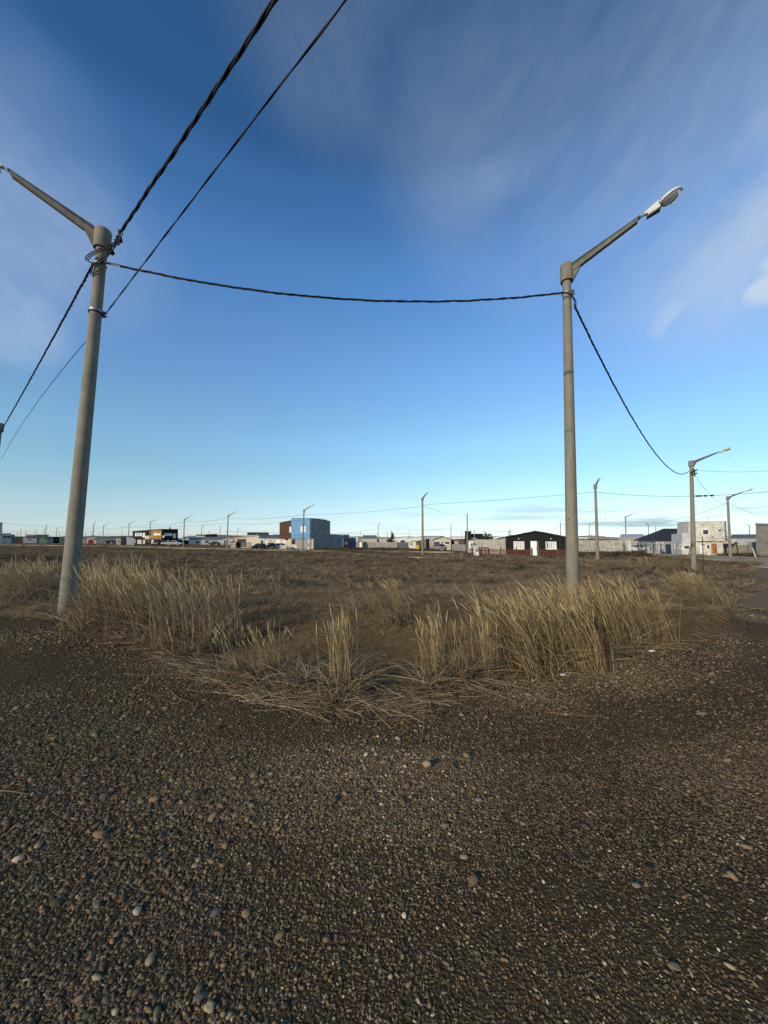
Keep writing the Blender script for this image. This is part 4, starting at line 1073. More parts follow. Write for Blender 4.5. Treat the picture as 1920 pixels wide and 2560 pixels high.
# jumper bundle at the head of the left post
jroot = thing('cable_jumper', 'tangle of black jumper cables looped round the head of the left post', 'cable', tuple(P(260, 640, YL)))
def jl(lst, r, off=0., nm='loop'):
    pts_ = [P(x + off, y + off * .6, YL + dy) for x, y, dy in lst]
    loop(pts_, r, None).build(nm, M_BLACK, jroot, True)
for off in (0, 4, 8):
    jl([(303, 580, -.14), (292, 605, -.2), (275, 616, -.27), (250, 625, -.27), (228, 636, -.22), (217, 648, -.15), (226, 656, -.2), (245, 661, -.22), (262, 657, -.2)], .011, off - 4)
jl([(300, 590, -.1), (300, 603, -.1), (298, 610, -.12), (285, 612, -.2), (272, 613, -.25)], .007)
jl([(289, 610, -.2), (300, 609, -.1), (301, 600, -.1), (296, 590, -.12)], .004)
for off in (-3, 2):
    jl([(300, 590, -.14), (288, 612, -.22), (275, 630, -.27), (262, 645, -.26), (248, 655, -.24), (238, 664, -.22), (232, 678, -.18), (230, 690, -.14)], .014, off)
m = MB(); m.tube([P(276, 622, YL - .19), P(281, 634, YL - .19)], [.045, .055], 10); m.build('splice_box', M_BLACK, jroot)
for (x0, y0, x1, y1, r_) in ((298, 575, 300, 584, .035), (301, 592, 303, 606, .04), (291, 590, 293, 598, .028), (286, 598, 297, 612, .03)):
    m = MB(); m.tube([P(x0, y0, YL - .15), P((x0 + x1) / 2, (y0 + y1) / 2, YL - .15), P(x1, y1, YL - .15)], [r_ * .6, r_, r_ * .7], 8); m.build('clamp', M_BLACK, jroot, True)
m = MB()
for k in range(7): m.tube([P(276 + k * 3.6, 658 + k * .9, YL * .985 - .02), P(277.5 + k * 3.6, 663 + k * .9, YL * .985 - .02)], .006, 5)
m.build('grip_coil', plain('grip_pale', (.6, .57, .5), .5), jroot)
j2 = thing('cable_jumper', 'black jumper cable bent round the head of the right post', 'cable', tuple(P(1415, 735, YR)))
def j2l(lst, r):
    loop([P(x, y, YR + dy) for x, y, dy in lst], r, None).build('loop', M_BLACK, j2, True)
for o_ in (0, 3):
    j2l([(1385, 736 + o_, -.16), (1402, 731 + o_, -.2), (1418, 731 + o_, -.24), (1430, 739 + o_, -.2), (1439 - o_, 752, -.1), (1440 - o_, 762, -.1), (1438, 771, -.1)], .012)
m = MB(); m.tube([P(1436, 758, YR - .1), P(1438, 768, YR - .1), P(1442, 778, YR - .1)], [.015, .035, .02], 8); m.build('clamp', M_BLACK, j2, True)
m = MB()
for k in range(6): m.tube([P(1378 + k * 3.2, 737 - k * .8, YR * .985 - .03), P(1380 + k * 3.2, 742 - k * .8, YR * .985 - .03)], .005, 5)
m.build('grip_coil', plain('grip_pale2', (.6, .57, .5), .5), j2)
m = MB(); m.tube([axis_pt(p3, 1722, 1182) - Vector((0, .2, 0)), axis_pt(p3, 1736, 1176) - Vector((0, .25, 0))], .06, 8); m.tube([axis_pt(p3, 1724, 1188) - Vector((0, .2, 0)), axis_pt(p3, 1737, 1184) - Vector((0, .22, 0))], .05, 8)
m.tube([axis_pt(p3, 1729, 1172) - Vector((0, .2, 0)), axis_pt(p3, 1733, 1192) - Vector((0, .2, 0))], .045, 8)
tag(m.build('cable_jumper', M_BLACK), 'dark knot of cable clamps at the head of the post by the road bend', 'cable')

# far wires: (end A px, post A, end B px, post B, sag px at middle)
def wire(a, b, mid, label, r=.012):
    if mid:
        s_, t_ = sag_through(a, b, *mid)
        if not (.1 < t_ < .9) or abs(s_) > 6: s_ = .8
    else: s_ = .6
    return cable(a, b, s_, r, label, n=24)
f = FP
p755, p567, p458, p372, p320, p256 = f[(756, 1381)], f[(567, 1373)], f[(458.5, 1369)], f[(372.5, 1367)], f[(320, 1365)], f[(256, 1361)]
wire(axis_pt(p6, 1058, 1262), axis_pt(p5, 1488, 1230), (1230, 1251), 'wire from the centre lamp post to the lamp post before the block wall', .018)
wire(axis_pt(p755, 761, 1286), axis_pt(p6, 1054, 1266), (900, 1281), 'wire from the blue wall lamp post to the centre lamp post', .02)
wire(axis_pt(p567, 571, 1294), axis_pt(p755, 757, 1287), (650, 1297), 'wire above the low cream house', .025)
wire(axis_pt(p458, 461, 1302), axis_pt(p567, 569, 1294), (510, 1304.5), 'wire above the pale houses', .028)
wire(axis_pt(p372, 376, 1310), axis_pt(p458, 460, 1304), (412, 1312.5), 'wire above the black and ochre building', .03)
wire(axis_pt(p320, 323, 1313.5), axis_pt(p372, 374, 1311), (345, 1315), 'wire left of the black and ochre building', .03)
wire(axis_pt(p256, 259, 1318), axis_pt(p320, 322, 1314), (300, 1321.5), 'wire above the long grey shed', .03)
wire(axis_pt(f[(1168.5, 1391.5)], 1168, 1287), axis_pt(p6, 1059, 1264), (1110, 1282), 'drooping wire from the centre lamp post to the bare post at the red fence', .018)
p112 = f[(112, 1359)]
wire(P(5, 1307, 165), axis_pt(p112, 115, 1317), (60, 1312.5), 'wire from the left edge to the bare post by the yellow house', .035)
wire(axis_pt(p112, 116, 1314), axis_pt(p256, 258, 1319), (160, 1319), 'wire passing behind the left foreground post', .035)
wire(axis_pt(p3, 1733, 1175), P(2010, 1168, 27), (1830, 1180), 'wire from the bend post out of the right edge, upper one', .011)
wire(axis_pt(p5, 1488, 1230), P(2000, 1221, 33), None, 'thick wire with black insulators crossing to the right edge', .022)
wire(axis_pt(p3, 1737, 1187), axis_pt(p4, 1820, 1257), (1781, 1243), 'wire from the bend post down to the verge post', .014)
p1563 = f[(1566, 1378)]; p1473 = f[(1473, 1366)]; p1621 = f[(1621.5, 1375)]; p1873 = f[(1874.5, 1376)]
wire(axis_pt(p4, 1818, 1258), axis_pt(p1563, 1566, 1300), (1690, 1299), 'sagging wire from the verge post to the post above the block wall', .022)
wire(axis_pt(p1563, 1563, 1302), axis_pt(p1473, 1474, 1318), (1520, 1318), 'wire behind the block wall', .025)
wire(axis_pt(p4, 1823, 1258), P(1990, 1300, 44), None, 'wire from the verge post to the right edge, upper one', .018)
wire(axis_pt(p4, 1824, 1285), P(1990, 1303, 44), None, 'wire from the verge post to the right edge, lower one', .016)
wire(axis_pt(p4, 1823, 1286), P(1560, 1317, 75), (1690, 1304), 'thin lower wire left of the verge post', .02)
wire(axis_pt(p1621, 1621, 1318), axis_pt(p1563, 1564, 1302), (1595, 1320), 'thin wire between the railing post and the block wall post', .025)
wire(axis_pt(p1621, 1621, 1320), axis_pt(p1873, 1873, 1322), (1740, 1324.5), 'long level wire behind the white house', .03)
wire(axis_pt(p1873, 1873, 1322), P(2000, 1326, 75), None, 'wire from the far post to the right edge', .025)
p944, p1127, p1401 = f[(944.7, 1373)], f[(1127.5, 1375)], f[(1401, 1372)]
wire(axis_pt(p944, 946, 1321), axis_pt(p1127, 1127, 1321), (1040, 1325), 'wire between the posts of the concrete wall and the cream house', .03)
wire(axis_pt(p1127, 1127, 1321), axis_pt(p1401, 1401, 1319), (1250, 1328.5), 'wire behind the black gabled house', .03)
wire(P(560, 1328, 150), P(1060, 1333, 150), None, 'faint long wire behind the houses at the centre', .035)
wire(axis_pt(f[(593, 1356)], 594, 1327), axis_pt(f[(661, 1352)], 661, 1333), (625, 1333), 'wire behind the low cream house', .035)
wire(axis_pt(p944, 945, 1321), P(760, 1338, 110), None, 'wire from behind the annex to the concrete wall post', .03)
wire(P(300, 1318, 140), P(560, 1308.5, 120), (420, 1317), 'faint wire across the black building sky', .028)
wire(P(560, 1308.5, 120), axis_pt(p755, 757, 1300), None, 'faint wire from the cream house post to the blue wall', .025)
for i, (y0, y1) in enumerate(((1327, 1329), (1334, 1336))):
    wire(P(-20, y0, 190), P(230, y1, 190), None, ['upper', 'lower'][i] + ' faint wire over the houses at the far left', .035)
for i, (y0, y1) in enumerate(((1322, 1324), (1332, 1334), (1339, 1340))):
    wire(P(1400, y0, 110), P(1660, y1, 110), None, ['uppermost', 'middle', 'lowest'][i] + ' of three faint wires behind the block wall', .022)
# black insulators hanging on the thick wire
i0 = axis_pt(p5, 1488, 1230); i1 = P(2000, 1221, 33)
for k, px in enumerate((1742, 1750, 1763, 1779)):
    q, t = on_line_px(px, 1229, i0, i1); c = i0.lerp(i1, t) - Vector((0, 0, .6 * 4 * t * (1 - t)))
    m = MB(); dd = (i1 - i0).normalized(); m.tube([c - dd * .18, c - dd * .08, c + dd * .08, c + dd * .18], [.03, .09, .09, .03], 8)
    tag(m.build('wire_insulator', M_BLACK, None, True), ['first', 'second', 'third', 'fourth'][k] + ' black insulator from the bend post along the thick wire', 'insulator', 'insulators on the thick wire')

# ------------------------------------------------------------------ buildings
class Face:
    """a facade plane through two pixels at given distances; pixel rectangles on it become real metres"""
    def __init__(s, pxL, YL_, pxR, YR_):
        def g(px, Y):
            r_ = pix_ray(px, 1365); return Vector((r_.x / r_.y * Y, Y, 0))
        s.a = g(pxL, YL_); s.b = g(pxR, YR_); s.w = (s.b - s.a).length; s.t = (s.b - s.a).normalized()
        s.n = Vector((s.t.y, -s.t.x, 0))
        if s.n.dot(s.a) > 0: s.n = -s.n
        s.z0 = min(gzf(s.a.x, s.a.y), gzf(s.b.x, s.b.y)) - .15
    def loc(s, px, py):
        r_ = pix_ray(px, py); k = s.a.dot(s.n) / r_.dot(s.n); p = r_ * k
        return (p - s.a).dot(s.t), CAMZ + r_.z * k
    def pt(s, u, z, o=0.): 
        q = s.a + s.t * u + s.n * o; return Vector((q.x, q.y, z))
    def box(s, m, u0, z0, u1, z1, o0, o1):
        if u0 > u1: u0, u1 = u1, u0
        if z0 > z1: z0, z1 = z1, z0
        lo, hi = min(o0, o1), max(o0, o1)
        return m.hexa([s.pt(u0, z0, hi), s.pt(u1, z0, hi), s.pt(u1, z0, lo), s.pt(u0, z0, lo), s.pt(u0, z1, hi), s.pt(u1, z1, hi), s.pt(u1, z1, lo), s.pt(u0, z1, lo)])
M_PANE = glassy('window_glass', (.035, .04, .045), .12); M_PANEL = plain('curtained_glass', (.70, .68, .61), .6)
M_WHITEF = paint('white_frame', (.74, .73, .69), .5, .05, 3, False, fine=0); M_DARKF = plain('dark_frame', (.03, .03, .03), .5)
class Bld:
    def __init__(s, name, label, pxL, YL_, pxR, YR_, cat='house', group=None):
        s.f = Face(pxL, YL_, pxR, YR_); c = (s.f.a + s.f.b) / 2
        s.root = thing(name, label, cat, (c.x, c.y, s.f.z0), group); s.n = 0
    def wall(s, mat, poly, back, name='wall', out=0., ground=True):
        """poly: pixels clockwise from lower left; the lowest ones run down to the ground"""
        q = [s.f.loc(*p) for p in poly]
        if ground:
            zl = min(z for _, z in q); q = [(u, s.f.z0 if z < zl + .4 else z) for u, z in q]
        m = MB(); m.prism([s.f.pt(u, z, out) for u, z in q], -s.f.n * (back + out)); return m.build(name, mat, s.root)
    def roof(s, mat, line, back, th=.12, over=.3, name='roof', drop=0.):
        """a slab following a pixel polyline, carried over the walls to the back"""
        q = [s.f.loc(*p) for p in line]
        m = MB()
        for (u0, z0), (u1, z1) in zip(q, q[1:]):
            a0, a1, b0, b1 = s.f.pt(u0, z0 + .01, over), s.f.pt(u1, z1 + .01, over), s.f.pt(u0, z0 + .01 - drop, -back - over), s.f.pt(u1, z1 + .01 - drop, -back - over)
            up = Vector((0, 0, th)); m.hexa([a0, a1, b1, b0, a0 + up, a1 + up, b1 + up, b0 + up])
        return m.build(name, mat, s.root)
    def rect(s, mat, px0, py0, px1, py1, out=.05, inn=0., name='panel', parent=None, label=None):
        (u0, z0), (u1, z1) = s.f.loc(px0, py0), s.f.loc(px1, py1); m = MB(); s.f.box(m, u0, z0, u1, z1, out, inn)
        o = m.build(name, mat, parent or s.root)
        if label: o['label'] = label
        return o
    def window(s, px0, py0, px1, py1, fmat=None, pane=None, bars=(), fw=.10, hbars=()):
        (u0, z1), (u1, z0) = s.f.loc(px0, py0), s.f.loc(px1, py1); fmat = fmat or M_WHITEF
        m = MB()
        s.f.box(m, u0, z0, u0 + fw, z1, .07, -.02); s.f.box(m, u1 - fw, z0, u1, z1, .07, -.02)
        s.f.box(m, u0 + fw, z1 - fw, u1 - fw, z1, .068, -.02); s.f.box(m, u0 + fw, z0, u1 - fw, z0 + fw, .068, -.02)
        for b in bars: ub = u0 + (u1 - u0) * b; s.f.box(m, ub - .04, z0 + fw, ub + .04, z1 - fw, .06, -.01)
        for b in hbars: zb = z0 + (z1 - z0) * b; s.f.box(m, u0 + fw, zb - .025, u1 - fw, zb + .025, .058, -.01)
        w = m.build('window', fmat, s.root)
        m = MB(); s.f.box(m, u0 + fw, z0 + fw, u1 - fw, z1 - fw, .025, -.01); m.build('pane', pane or M_PANE, w)
        m = MB(); s.f.box(m, u0 - .05, z0 - .06, u1 + .05, z0 - .005, .12, -.01); m.build('sill', fmat, w)
        return w
    def door(s, mat, px0, py0, px1, py1, frame=None, handle=True):
        (u0, z1), (u1, z0) = s.f.loc(px0, py0), s.f.loc(px1, py1)
        m = MB(); s.f.box(m, u0, z0, u1, z1, .05, -.01); d = m.build('door', mat, s.root)
        m = MB(); fw = .07
        s.f.box(m, u0 - fw, z0, u0, z1, .075, -.01); s.f.box(m, u1, z0, u1 + fw, z1, .075, -.01); s.f.box(m, u0 - fw, z1, u1 + fw, z1 + fw, .078, -.01)
        m.build('door_frame', frame or M_WHITEF, d)
        if handle:
            m = MB(); uu = u0 + (u1 - u0) * .85; s.f.box(m, uu - .03, (z0 + z1) / 2 - .1, uu + .03, (z0 + z1) / 2 + .1, .10, .05); m.build('handle', M_STEEL, d)
        return d
    def chimney(s, mat, px, pytop, pybot, back=2., r=.12, name='chimney'):
        (u, z1), (_, z0) = s.f.loc(px, pytop), s.f.loc(px, pybot); m = MB()
        m.tube([s.f.pt(u, z0 - .5, -back), s.f.pt(u, z1 - .1, -back)], r, 8); m.tube([s.f.pt(u, z1 - .1, -back), s.f.pt(u, z1, -back)], [r * 1.6, r * 1.2], 8)
        return m.build(name, mat, s.root)

mw = lambda nm, c, **k: paint(nm, c, **k)
W_CREAM = mw('cream_wall', (.54, .49, .39)); W_WHITE = mw('white_wall', (.68, .65, .58)); W_GREY = mw('grey_render', (.27, .26, .24), var=.22, scale=.8); W_GREY2 = mw('mid_grey_render', (.36, .36, .35), var=.2)
W_BLACK = mw('black_cladding', (.014, .013, .013), streak=False); W_OCHRE = mw('ochre_cladding', (.30, .17, .05), var=.1, streak=False); W_BROWN = mw('brown_cladding', (.095, .046, .034), streak=False, var=.12)
W_BLUE = corrugated('blue_siding', (.15, .31, .50), .5, 2, .6, 0); W_RED = mw('red_wall', (.36, .045, .035)); W_YEL = mw('yellow_wall', (.62, .58, .26)); W_PINK = mw('pinkish_wall', (.45, .33, .29)); W_BEIGE = mw('beige_wall', (.60, .49, .34))
W_PALE = mw('pale_weathered_wall', (.60, .56, .47), var=.25, scale=1.6, dirt=(.22, .2, .17)); W_SIDE = mw('bluish_white_render', (.52, .52, .52), var=.22, scale=1.4, dirt=(.25, .25, .25))
R_DARK = corrugated('dark_roof', (.035, .035, .038), .3); R_GREY = corrugated('grey_roof', (.17, .175, .18), .3); R_LIGHT = corrugated('light_metal_roof', (.45, .47, .48), .3); R_BLUE = corrugated('blue_grey_roof', (.12, .145, .17), .3); R_RED = corrugated('red_roof', (.22, .05, .03), .3)
W_SLATE = corrugated('slate_grey_panel', (.075, .085, .10), .28, 0, .5, .2); W_GREEN = mw('dark_green_sheet', (.012, .045, .035), streak=False); W_PURP = mw('dull_purple_wall', (.10, .09, .17)); W_TAN = mw('tan_wall', (.36, .30, .22)); W_MAUD = mw('dark_mud_wall', (.11, .085, .065))
M_WHITED = plain('white_door', (.78, .78, .76), .4); M_ORANGE = mw('orange_door', (.40, .12, .025), streak=False, var=.2, scale=4); M_WOODF = mw('weathered_wood', (.22, .17, .12), var=.3, scale=6)
W_BRICK = mw('brick_red_wall', (.30, .15, .085), var=.3, scale=3)

def simple(name, label, pxL, pxR, ytop, ybase, Y, wmat, rmat=None, gable=None, back=7, wins=(), doors=(), cat='house', yr=None, YR_=None, roofth=.12, over=.25, panes=None, chim=None, drop=0):
    """small house: walls, optional gable peak pixel, windows and doors"""
    if YR_ is None:   # facade square to the line of sight
        uL, uR = (pxL - 960) / FPX, (pxR - 960) / FPX; u0 = (uL + uR) / 2
        Y, YR_ = Y * (1 + u0 * u0) / (1 + uL * u0), Y * (1 + u0 * u0) / (1 + uR * u0)
    b = Bld(name, label, pxL, Y, pxR, YR_, cat); yr = yr or ytop
    if gable:
        b.wall(wmat, [(pxL, ybase), (pxL, ytop), gable, (pxR, yr), (pxR, ybase)], back)
        b.roof(rmat or R_GREY, [(pxL - 1.0, ytop + .7), gable, (pxR + 1.0, yr + .7)], back, roofth, over)
    else:
        b.wall(wmat, [(pxL, ybase), (pxL, ytop), (pxR, yr), (pxR, ybase)], back)
        b.roof(rmat or R_GREY, [(pxL - .6, ytop), (pxR + .6, yr)], back, roofth, over, drop=drop)
    for w in wins: b.window(*w[:4], pane=(w[4] if len(w) > 4 else panes), fw=.08, fmat=(w[5] if len(w) > 5 else None))
    for d in doors: b.door(d[4], *d[:4])
    if chim: b.chimney(M_STEEL, *chim)
    return b

# ---- far left
simple('tall_building', 'tall pale grey building cut off by the left edge', -30, 6, 1307, 1355, 165, W_GREY2, R_GREY, back=10, cat='building')
simple('garage', 'pale garage with two dark square windows at the far left', 5.5, 28, 1334, 1355, 170, W_WHITE, R_GREY, wins=[(7.5, 1340, 17, 1344.5, M_PANE, M_DARKF), (19, 1340, 29, 1344.5, M_PANE, M_DARKF)][:1] + [(18.5, 1340, 27, 1344.5, M_PANE, M_DARKF)], cat='garage')
simple('shed', 'dark grey low shed right of the garage at the far left', 28, 37, 1337, 1355, 176, W_GREY, R_GREY, cat='shed')
simple('house', 'brown low house between the garage and the red and white house', 37, 60, 1344, 1355, 190, W_MAUD, R_DARK)
b = simple('house', 'red and white house with a light roof at the far left', 58, 92, 1343, 1355, 188, W_WHITE, R_LIGHT, wins=[(70, 1347, 76, 1351)])
b.rect(W_RED, 66, 1340, 91, 1345, .1, -.02, 'fascia')
simple('house', 'white flat roofed house behind the red and white house', 64, 92, 1337, 1355, 215, W_WHITE, R_DARK)
simple('house', 'grey long roofed house behind the yellow gabled house', 92, 122, 1337, 1355, 220, W_GREY, R_GREY)
simple('house', 'small yellow house with a pointed gable', 98, 118, 1348.5, 1356, 180, W_YEL, R_GREY, gable=(106, 1341), wins=[(108, 1349, 112, 1352)])
simple('house', 'dark grey gabled house right of the yellow one', 119, 134, 1347, 1355, 182, W_GREY, R_DARK, gable=(125, 1341), wins=[(128, 1348, 132, 1351)])
simple('house', 'black roofed house left of the left foreground post', 130, 150, 1343.5, 1355, 186, W_BLACK, R_DARK, wins=[(138, 1348, 143, 1351)])
simple('house', 'tan house with a sloping roof just left of the left foreground post', 148, 164, 1344, 1356, 184, W_TAN, R_LIGHT, gable=(160, 1341))
simple('house', 'long low dark house behind the left foreground post', 164, 222, 1345, 1356, 200, W_MAUD, R_DARK)
# ---- right of the left pole
simple('house', 'small pale mauve house beside the left foreground post', 200, 217, 1345, 1360, 165, W_PINK, R_GREY)
b = simple('house', 'white house with a big red door near the left foreground post', 217, 240, 1344, 1361, 160, W_WHITE, R_GREY, yr=1346)
b.rect(W_RED, 221, 1349, 232, 1359.8, .12, -.02, 'gate_leaf'); b.window(234.5, 1346, 239, 1352)
simple('shed', 'long grey shed right of the white house with the red door', 241, 292, 1343.5, 1361, 158, W_GREY, R_GREY, cat='shed', back=12, wins=[])
simple('building', 'low white roofed building behind the long grey shed', 225, 300, 1341, 1358, 210, W_GREY2, R_LIGHT, cat='building')
simple('house', 'cream hut with a dark side left of the black building', 290, 302, 1344.5, 1362, 135, W_CREAM, R_DARK, wins=[(294, 1350, 299, 1355)], back=5)
simple('house', 'dark brown hut joined to the cream hut', 302, 317, 1344, 1362, 137, W_MAUD, R_DARK, doors=[(304, 1349, 308, 1360, M_DARKF)], back=5)
simple('wall_building', 'pale angled shed between the dark hut and the black building', 316, 336, 1342, 1363, 133, W_PALE, R_LIGHT, yr=1346, cat='shed', back=6)

# ---- black and ochre two storey building
b = Bld('two_storey_building', 'black and ochre two storey building with white framed windows', 334, 152, 407, 140, 'building')
b.wall(W_BLACK, [(340, 1362), (340, 1330), (406, 1325), (406, 1362)], 4)
b.wall(W_BLACK, [(335, 1347.5), (335, 1329), (381, 1326.5), (381, 1347)], 0, 'upper_storey', .5, False)
b.wall(W_OCHRE, [(380.5, 1348), (380.5, 1325.6), (407, 1324.2), (407, 1348.5)], 0, 'upper_storey', .52, False)
b.roof(R_DARK, [(334, 1329.5), (407, 1324)], 3.6, .25, .55)
b.wall(W_CREAM, [(345, 1362.5), (345, 1349.5), (364, 1348.8), (364, 1362.5)], .4, 'ground_floor_wall', .2)
b.rect(W_CREAM, 367, 1339.5, 380.3, 1348, .62, .50, 'balcony_front')
b.f.a = b.f.a + b.f.n * .51; b.f.b = b.f.b + b.f.n * .51
for x0, x1 in ((338, 342), (344, 348.2), (350, 354.5)): b.window(x0, 1332, x1, 1340, pane=M_PANEL, fw=.08)
b.window(357, 1332, 362.5, 1343, pane=M_PANEL, fw=.1)
b.f.a = b.f.a + b.f.n * .03; b.f.b = b.f.b + b.f.n * .03
b.window(384.5, 1332.5, 402, 1338, pane=M_PANEL, fw=.12); 
b.f.a = b.f.a - b.f.n * .54; b.f.b = b.f.b - b.f.n * .54
b.rect(M_DARKF, 355, 1349, 358.5, 1359, .24, .0, 'door'); b.rect(M_DARKF, 367, 1349, 372, 1357, .05, 0, 'door')
b.rect(M_WHITEF, 381, 1350, 386, 1362, .3, 0, 'pillar')
c_ = Bld('two_storey_building', 'black windowed right wing of the black and ochre building', 407.3, 140, 445, 144.5, 'building')
c_.wall(W_BLACK, [(407.5, 1362.5), (407.5, 1324), (445, 1324), (445, 1362.5)], 8.5, 'wall')
c_.roof(R_DARK, [(406.8, 1324), (445.5, 1324)], 9, .2, .3)
c_.window(411.5, 1333, 430, 1339.5, pane=M_PANEL, bars=(.15,), fw=.1); c_.window(432.5, 1333.5, 439.5, 1345, pane=M_PANEL, fw=.12)
c_.chimney(M_DARKM, 435, 1318, 1325, 3, .25); c_.rect(M_WHITEF, 418, 1350, 422, 1361, .2, 0, 'pillar')
m = MB(); q = c_.f.pt(-.2, c_.f.loc(405, 1341.5)[1], .75); m.tube([q, q + Vector((-.05, -.12, .0))], [.5, .45], 16); m.tube([q + Vector((-.05, -.12, 0)), q + Vector((.1, -.5, .05))], .03, 5)
tag(m.build('satellite_dish', M_LAMPW), 'round pale satellite dish on the corner of the black and ochre building', 'dish')

# ---- cars
TY = plain('tyre', (.015, .015, .015), .8); HUB = plain('hub', (.30, .30, .30), .35, .7); CG = glassy('car_glass', (.01, .012, .015), .06); RL = plain('rear_light', (.3, .02, .015), .3); HLm = plain('head_light', (.7, .7, .68), .15)
def car(px, Y, yaw, col, label, kind='hatch', metallic=.3, L=4.2):
    """body, cabin glass, roof, wheels, lights; yaw 0 = side on, nose to the right"""
    r_ = pix_ray(px, 1370); x = r_.x / r_.y * Y; root = thing('parked_car' if kind != 'pickup' else 'pickup_truck', label, 'car' if kind != 'pickup' else 'pickup', (0, 0, 0), 'vehicles parked by the houses')
    paint_ = plain('car_paint_' + kind + str(int(px)), col, .25, metallic)
    W = 1.76 if kind != 'pickup' else 1.85; w = W / 2
    if kind == 'pickup':
        L = 5.2; low = [(-2.6, .55), (-2.6, 1.12), (-.75, 1.14), (-.72, 1.1), (1.15, 1.1), (2.45, 1.02), (2.6, .85), (2.6, .5), (2.1, .38), (-2.2, .38)]
        cab = [(-.72, 1.1), (-.6, 1.74), (.35, 1.76), (1.1, 1.1)]; wx = (-1.6, 1.7); rw = .38
    elif kind == 'sedan':
        low = [(-2.15, .5), (-2.15, .95), (-1.55, 1.02), (.95, .98), (1.95, .82), (2.15, .65), (2.15, .4), (1.8, .3), (-1.9, .3)]
        cab = [(-1.6, 1.0), (-.95, 1.42), (.1, 1.44), (.95, .98)]; wx = (-1.35, 1.35); rw = .31
    else:
        h = .12 if kind == 'suv' else 0
        low = [(-2.0, .45 + h), (-2.02, .98 + h), (.85, .98 + h), (1.85, .85 + h), (2.05, .65 + h), (2.05, .4 + h), (1.7, .3 + h), (-1.8, .3 + h)]
        cab = [(-1.98, .97 + h), (-1.7, 1.48 + h), (.0, 1.50 + h), (.9, .97 + h)]; wx = (-1.28, 1.28); rw = .32 + h * .3
    m = MB(); n = len(low)
    # lofted: sides bulge, ends tuck in
    secs = []
    for yy, k, dz in ((-w, .93, .04), (-w * .96, .985, 0), (-w * .5, 1, .01), (w * .5, 1, .01), (w * .96, .985, 0), (w, .93, .04)):
        secs.append([(a * k, yy, (c if c > .6 else c + dz) - (.03 if abs(yy) >= w * .96 and c > .9 else 0)) for a, c in low])
    vs = [p for s_ in secs for p in s_]; fs = [tuple(range(n)), tuple(range((len(secs) - 1) * n, len(secs) * n))[::-1]]
    for i in range(len(secs) - 1):
        for j in range(n): fs.append((i * n + j, (i + 1) * n + j, (i + 1) * n + (j + 1) % n, i * n + (j + 1) % n))
    m.add(vs, fs); o = m.build('body', paint_, root, world=False); smooth_by_angle(o, 35)
    (a0, z0), (a1, z1), (a2, z2), (a3, z3) = cab; m = MB(); t = w * .90; u = w * .74
    m.add([(a0, -t, z0), (a3, -t, z3), (a3, t, z3), (a0, t, z0), (a1, -u, z1), (a2, -u, z2), (a2, u, z2), (a1, u, z1)], [(0, 1, 2, 3), (7, 6, 5, 4), (4, 5, 1, 0), (5, 6, 2, 1), (6, 7, 3, 2), (7, 4, 0, 3)])
    m.build('windows', CG, root, world=False)
    m = MB(); m.hexa([(a1 - .04, -u - .02, z1), (a2 + .03, -u - .02, z2), (a2 + .03, u + .02, z2), (a1 - .04, u + .02, z1), (a1 + .05, -u + .05, z1 + .05), (a2 - .1, -u + .05, z2 + .05), (a2 - .1, u - .05, z2 + .05), (a1 + .05, u - .05, z1 + .05)])
    m.build('roof', paint_, root, world=False)
    m = MB()
    for sy in (-1, 1):
        for (p, q) in (((a0, z0), (a1, z1)), ((a3, z3), (a2, z2)), (((a0 * .45 + a3 * .55), z0), ((a1 * .45 + a2 * .55), z1))):
            A = Vector((p[0], sy * (t + .008), p[1])); B = Vector((q[0], sy * (u + .008), q[1])); m.hexa([A + Vector(d) for d in ((-.045, -.01, 0), (.045, -.01, 0), (.045, .01, 0), (-.045, .01, 0))] + [B + Vector(d) for d in ((-.045, -.01, 0), (.045, -.01, 0), (.045, .01, 0), (-.045, .01, 0))])
    m.build('pillars', paint_, root, world=False)
    if kind == 'pickup':
        m = MB(); m.box((-2.5, -w + .1, 1.121), (-.8, w - .1, 1.15)); m.build('bed_cover', TY, root, world=False)
    for ax in wx:
        for sy in (-1, 1):
            m = MB(); y0 = sy * (w - .2); y1 = sy * (w + .012)
            m.tube([(ax, y0, rw), (ax, y1, rw)], rw, 16); wh = m.build('wheel', TY, root, world=False)
            m = MB(); m.tube([(ax, y1 - sy * .02, rw), (ax, y1 + sy * .008, rw)], rw * .62, 12); m.build('hub', HUB, wh, world=False)
    zf = low[3][1] if kind != 'pickup' else 1.02
    for sy in (-1, 1):
        e = max(a for a, _ in low); bk = min(a for a, _ in low)
        m = MB(); m.box((e * .95, sy * w * .62 - .18, .62), (e + .015, sy * w * .62 + .18, .76)); m.build('headlight', HLm, root, world=False)
        m = MB(); m.box((bk - .015, sy * w * .82 - .1, .72), (bk * .95, sy * w * .82 + .1, .95)); m.build('rear_light', RL, root, world=False)
    m = MB(); m.box((min(a for a, _ in low) - .03, -.26, .55), (min(a for a, _ in low) + .05, .26, .67)); m.build('number_plate', HLm, root, world=False)
    g = gzf(x, Y); root.location = (x, Y, g + .06); root.rotation_euler = (0, 0, R(yaw)); return root
car(393, 136, 100, (.22, .23, .24), 'grey hatchback seen from behind, left of the white hatchback', 'hatch')
car(409, 136, 118, (.66, .66, .64), 'white hatchback between the grey car and the silver pickup', 'hatch', 0)
car(436, 134, 4, (.50, .49, .45), 'silver pickup parked before the right end of the black building', 'pickup')
car(535, 140, 175, (.03, .045, .045), 'dark green saloon in front of the pale houses', 'sedan')
car(646, 97, 148, (.012, .012, .014), 'black hatchback nearest the open garage', 'hatch')
